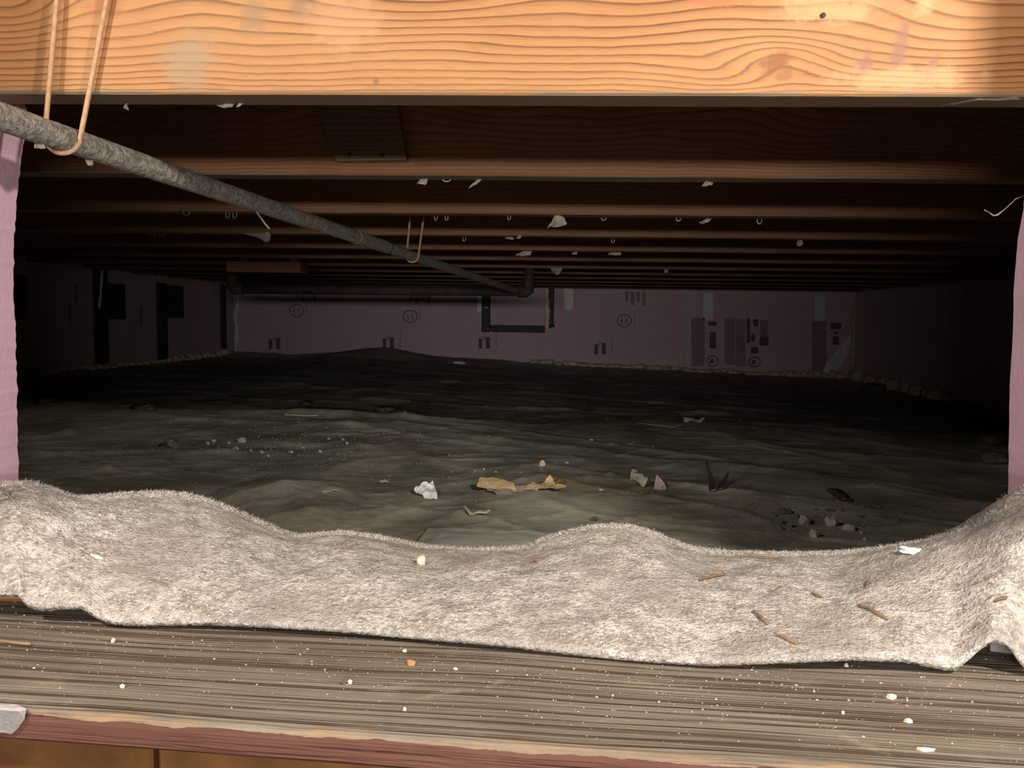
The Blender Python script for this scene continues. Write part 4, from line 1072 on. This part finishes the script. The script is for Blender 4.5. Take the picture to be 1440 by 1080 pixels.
hanging('paper_tuft', 320, 147, [(-14, -3), (-4, 1), (10, 2), (8, -5), (-2, -5)], M_LINT, 17, 'wispy cobweb tuft on the underside of the front joist', 0.003)
hanging('paper_tuft', 340, 148, [(-5, -6), (-2, 0), (4, 3), (4, -1), (0, -6)], M_CHIP, 18, 'bright white fibre tuft under the front joist')
# pieces of lint clinging to the pipe
def pipe_lint(px, py, r, label, seed):
    best = min((pipe_at(0.6 + k*0.01) for k in range(240)), key=lambda q: abs(px - (720 + F*((CAMR.transposed() @ (q-CAMP)).x/-(CAMR.transposed() @ (q-CAMP)).z))))
    o = link('lint_tuft', rock_mesh('lint_tuft', r, r*0.6, r*0.7, M_LINT, seed, 2, 0.9)); p = onY(px, py, best.y)
    return put(o, p - Vector((0, 0, r*0.4)), label, 'lint', (0, 0, seed))
pipe_lint(126, 230, 0.0045, 'pinkish lint tuft under the pipe right of the near cord', 2)
pipe_lint(57, 206, 0.0042, 'pale lint crumbs under the pipe left of the near cord', 3)
pipe_lint(80, 214, 0.0016, 'tiny lint speck under the pipe by the near cord', 5)
tag(tube('lint_thread', [onY(360, 297, 1.06), onY(368, 308, 1.06), onY(373, 315, 1.06), onY(379, 322, 1.06)], lambda t: 0.0007 + 0.0006*t, M_LINT, 5), 'pale lint thread dangling from the pipe above the brown card', 'lint')
# cobweb thread from the right foam panel
tag(tube('cobweb_thread', [onY(a, b, 0.80) for a, b in ((1440, 275), (1428, 280), (1422, 286), (1412, 295), (1403, 302), (1397, 303), (1390, 298), (1384, 295))], lambda t: 0.0009 if 0.5 < t < 0.75 else 0.0004, M_STONE, 5, wob=0.8, wscale=300), 'grey cobweb thread reaching in from the right foam panel', 'cobweb')
tag(tube('cobweb_smear', [onZ(a, b, HJ-0.0006) for a, b in ((1322, 149), (1350, 144), (1375, 139), (1400, 140), (1425, 138), (1438, 140))], lambda t: 0.0012, M_STONED, 5, wob=0.9, wscale=200), 'grey cobweb smeared along the right end of the front joist underside', 'cobweb')
# staple wires
for k, (px, py, w_, h_) in enumerate(((613, 304, 4, 6), (628, 304, 4, 6), (716, 303, 4, 6), (849, 306, 6, 4), (954, 309, 6, 4), (262, 296, 8, 6), (320, 294, 5, 9), (330, 294, 5, 9), (214, 321, 7, 5), (228, 321, 7, 5), (653, 335, 4, 6), (862, 335, 4, 6), (628, 252, 10, 3), (1068, 309, 6, 7), (274, 274, 8, 6))):
    p = joist_under(px, py); s = px_m(p)
    pts = [p + Vector((-w_*s/2, 0, 0.001)), p + Vector((-w_*s/2, 0, -h_*s*0.6)), p + Vector((-w_*s/4, 0, -h_*s)), p + Vector((w_*s/4, 0, -h_*s)), p + Vector((w_*s/2, 0, -h_*s*0.6)), p + Vector((w_*s/2, 0, 0.001))]
    tag(tube('wire_staple', pts, 0.0009, M_WIRE, 5), 'small bent wire staple poking down from a joist underside', 'staple', 'wire staples under the joists')
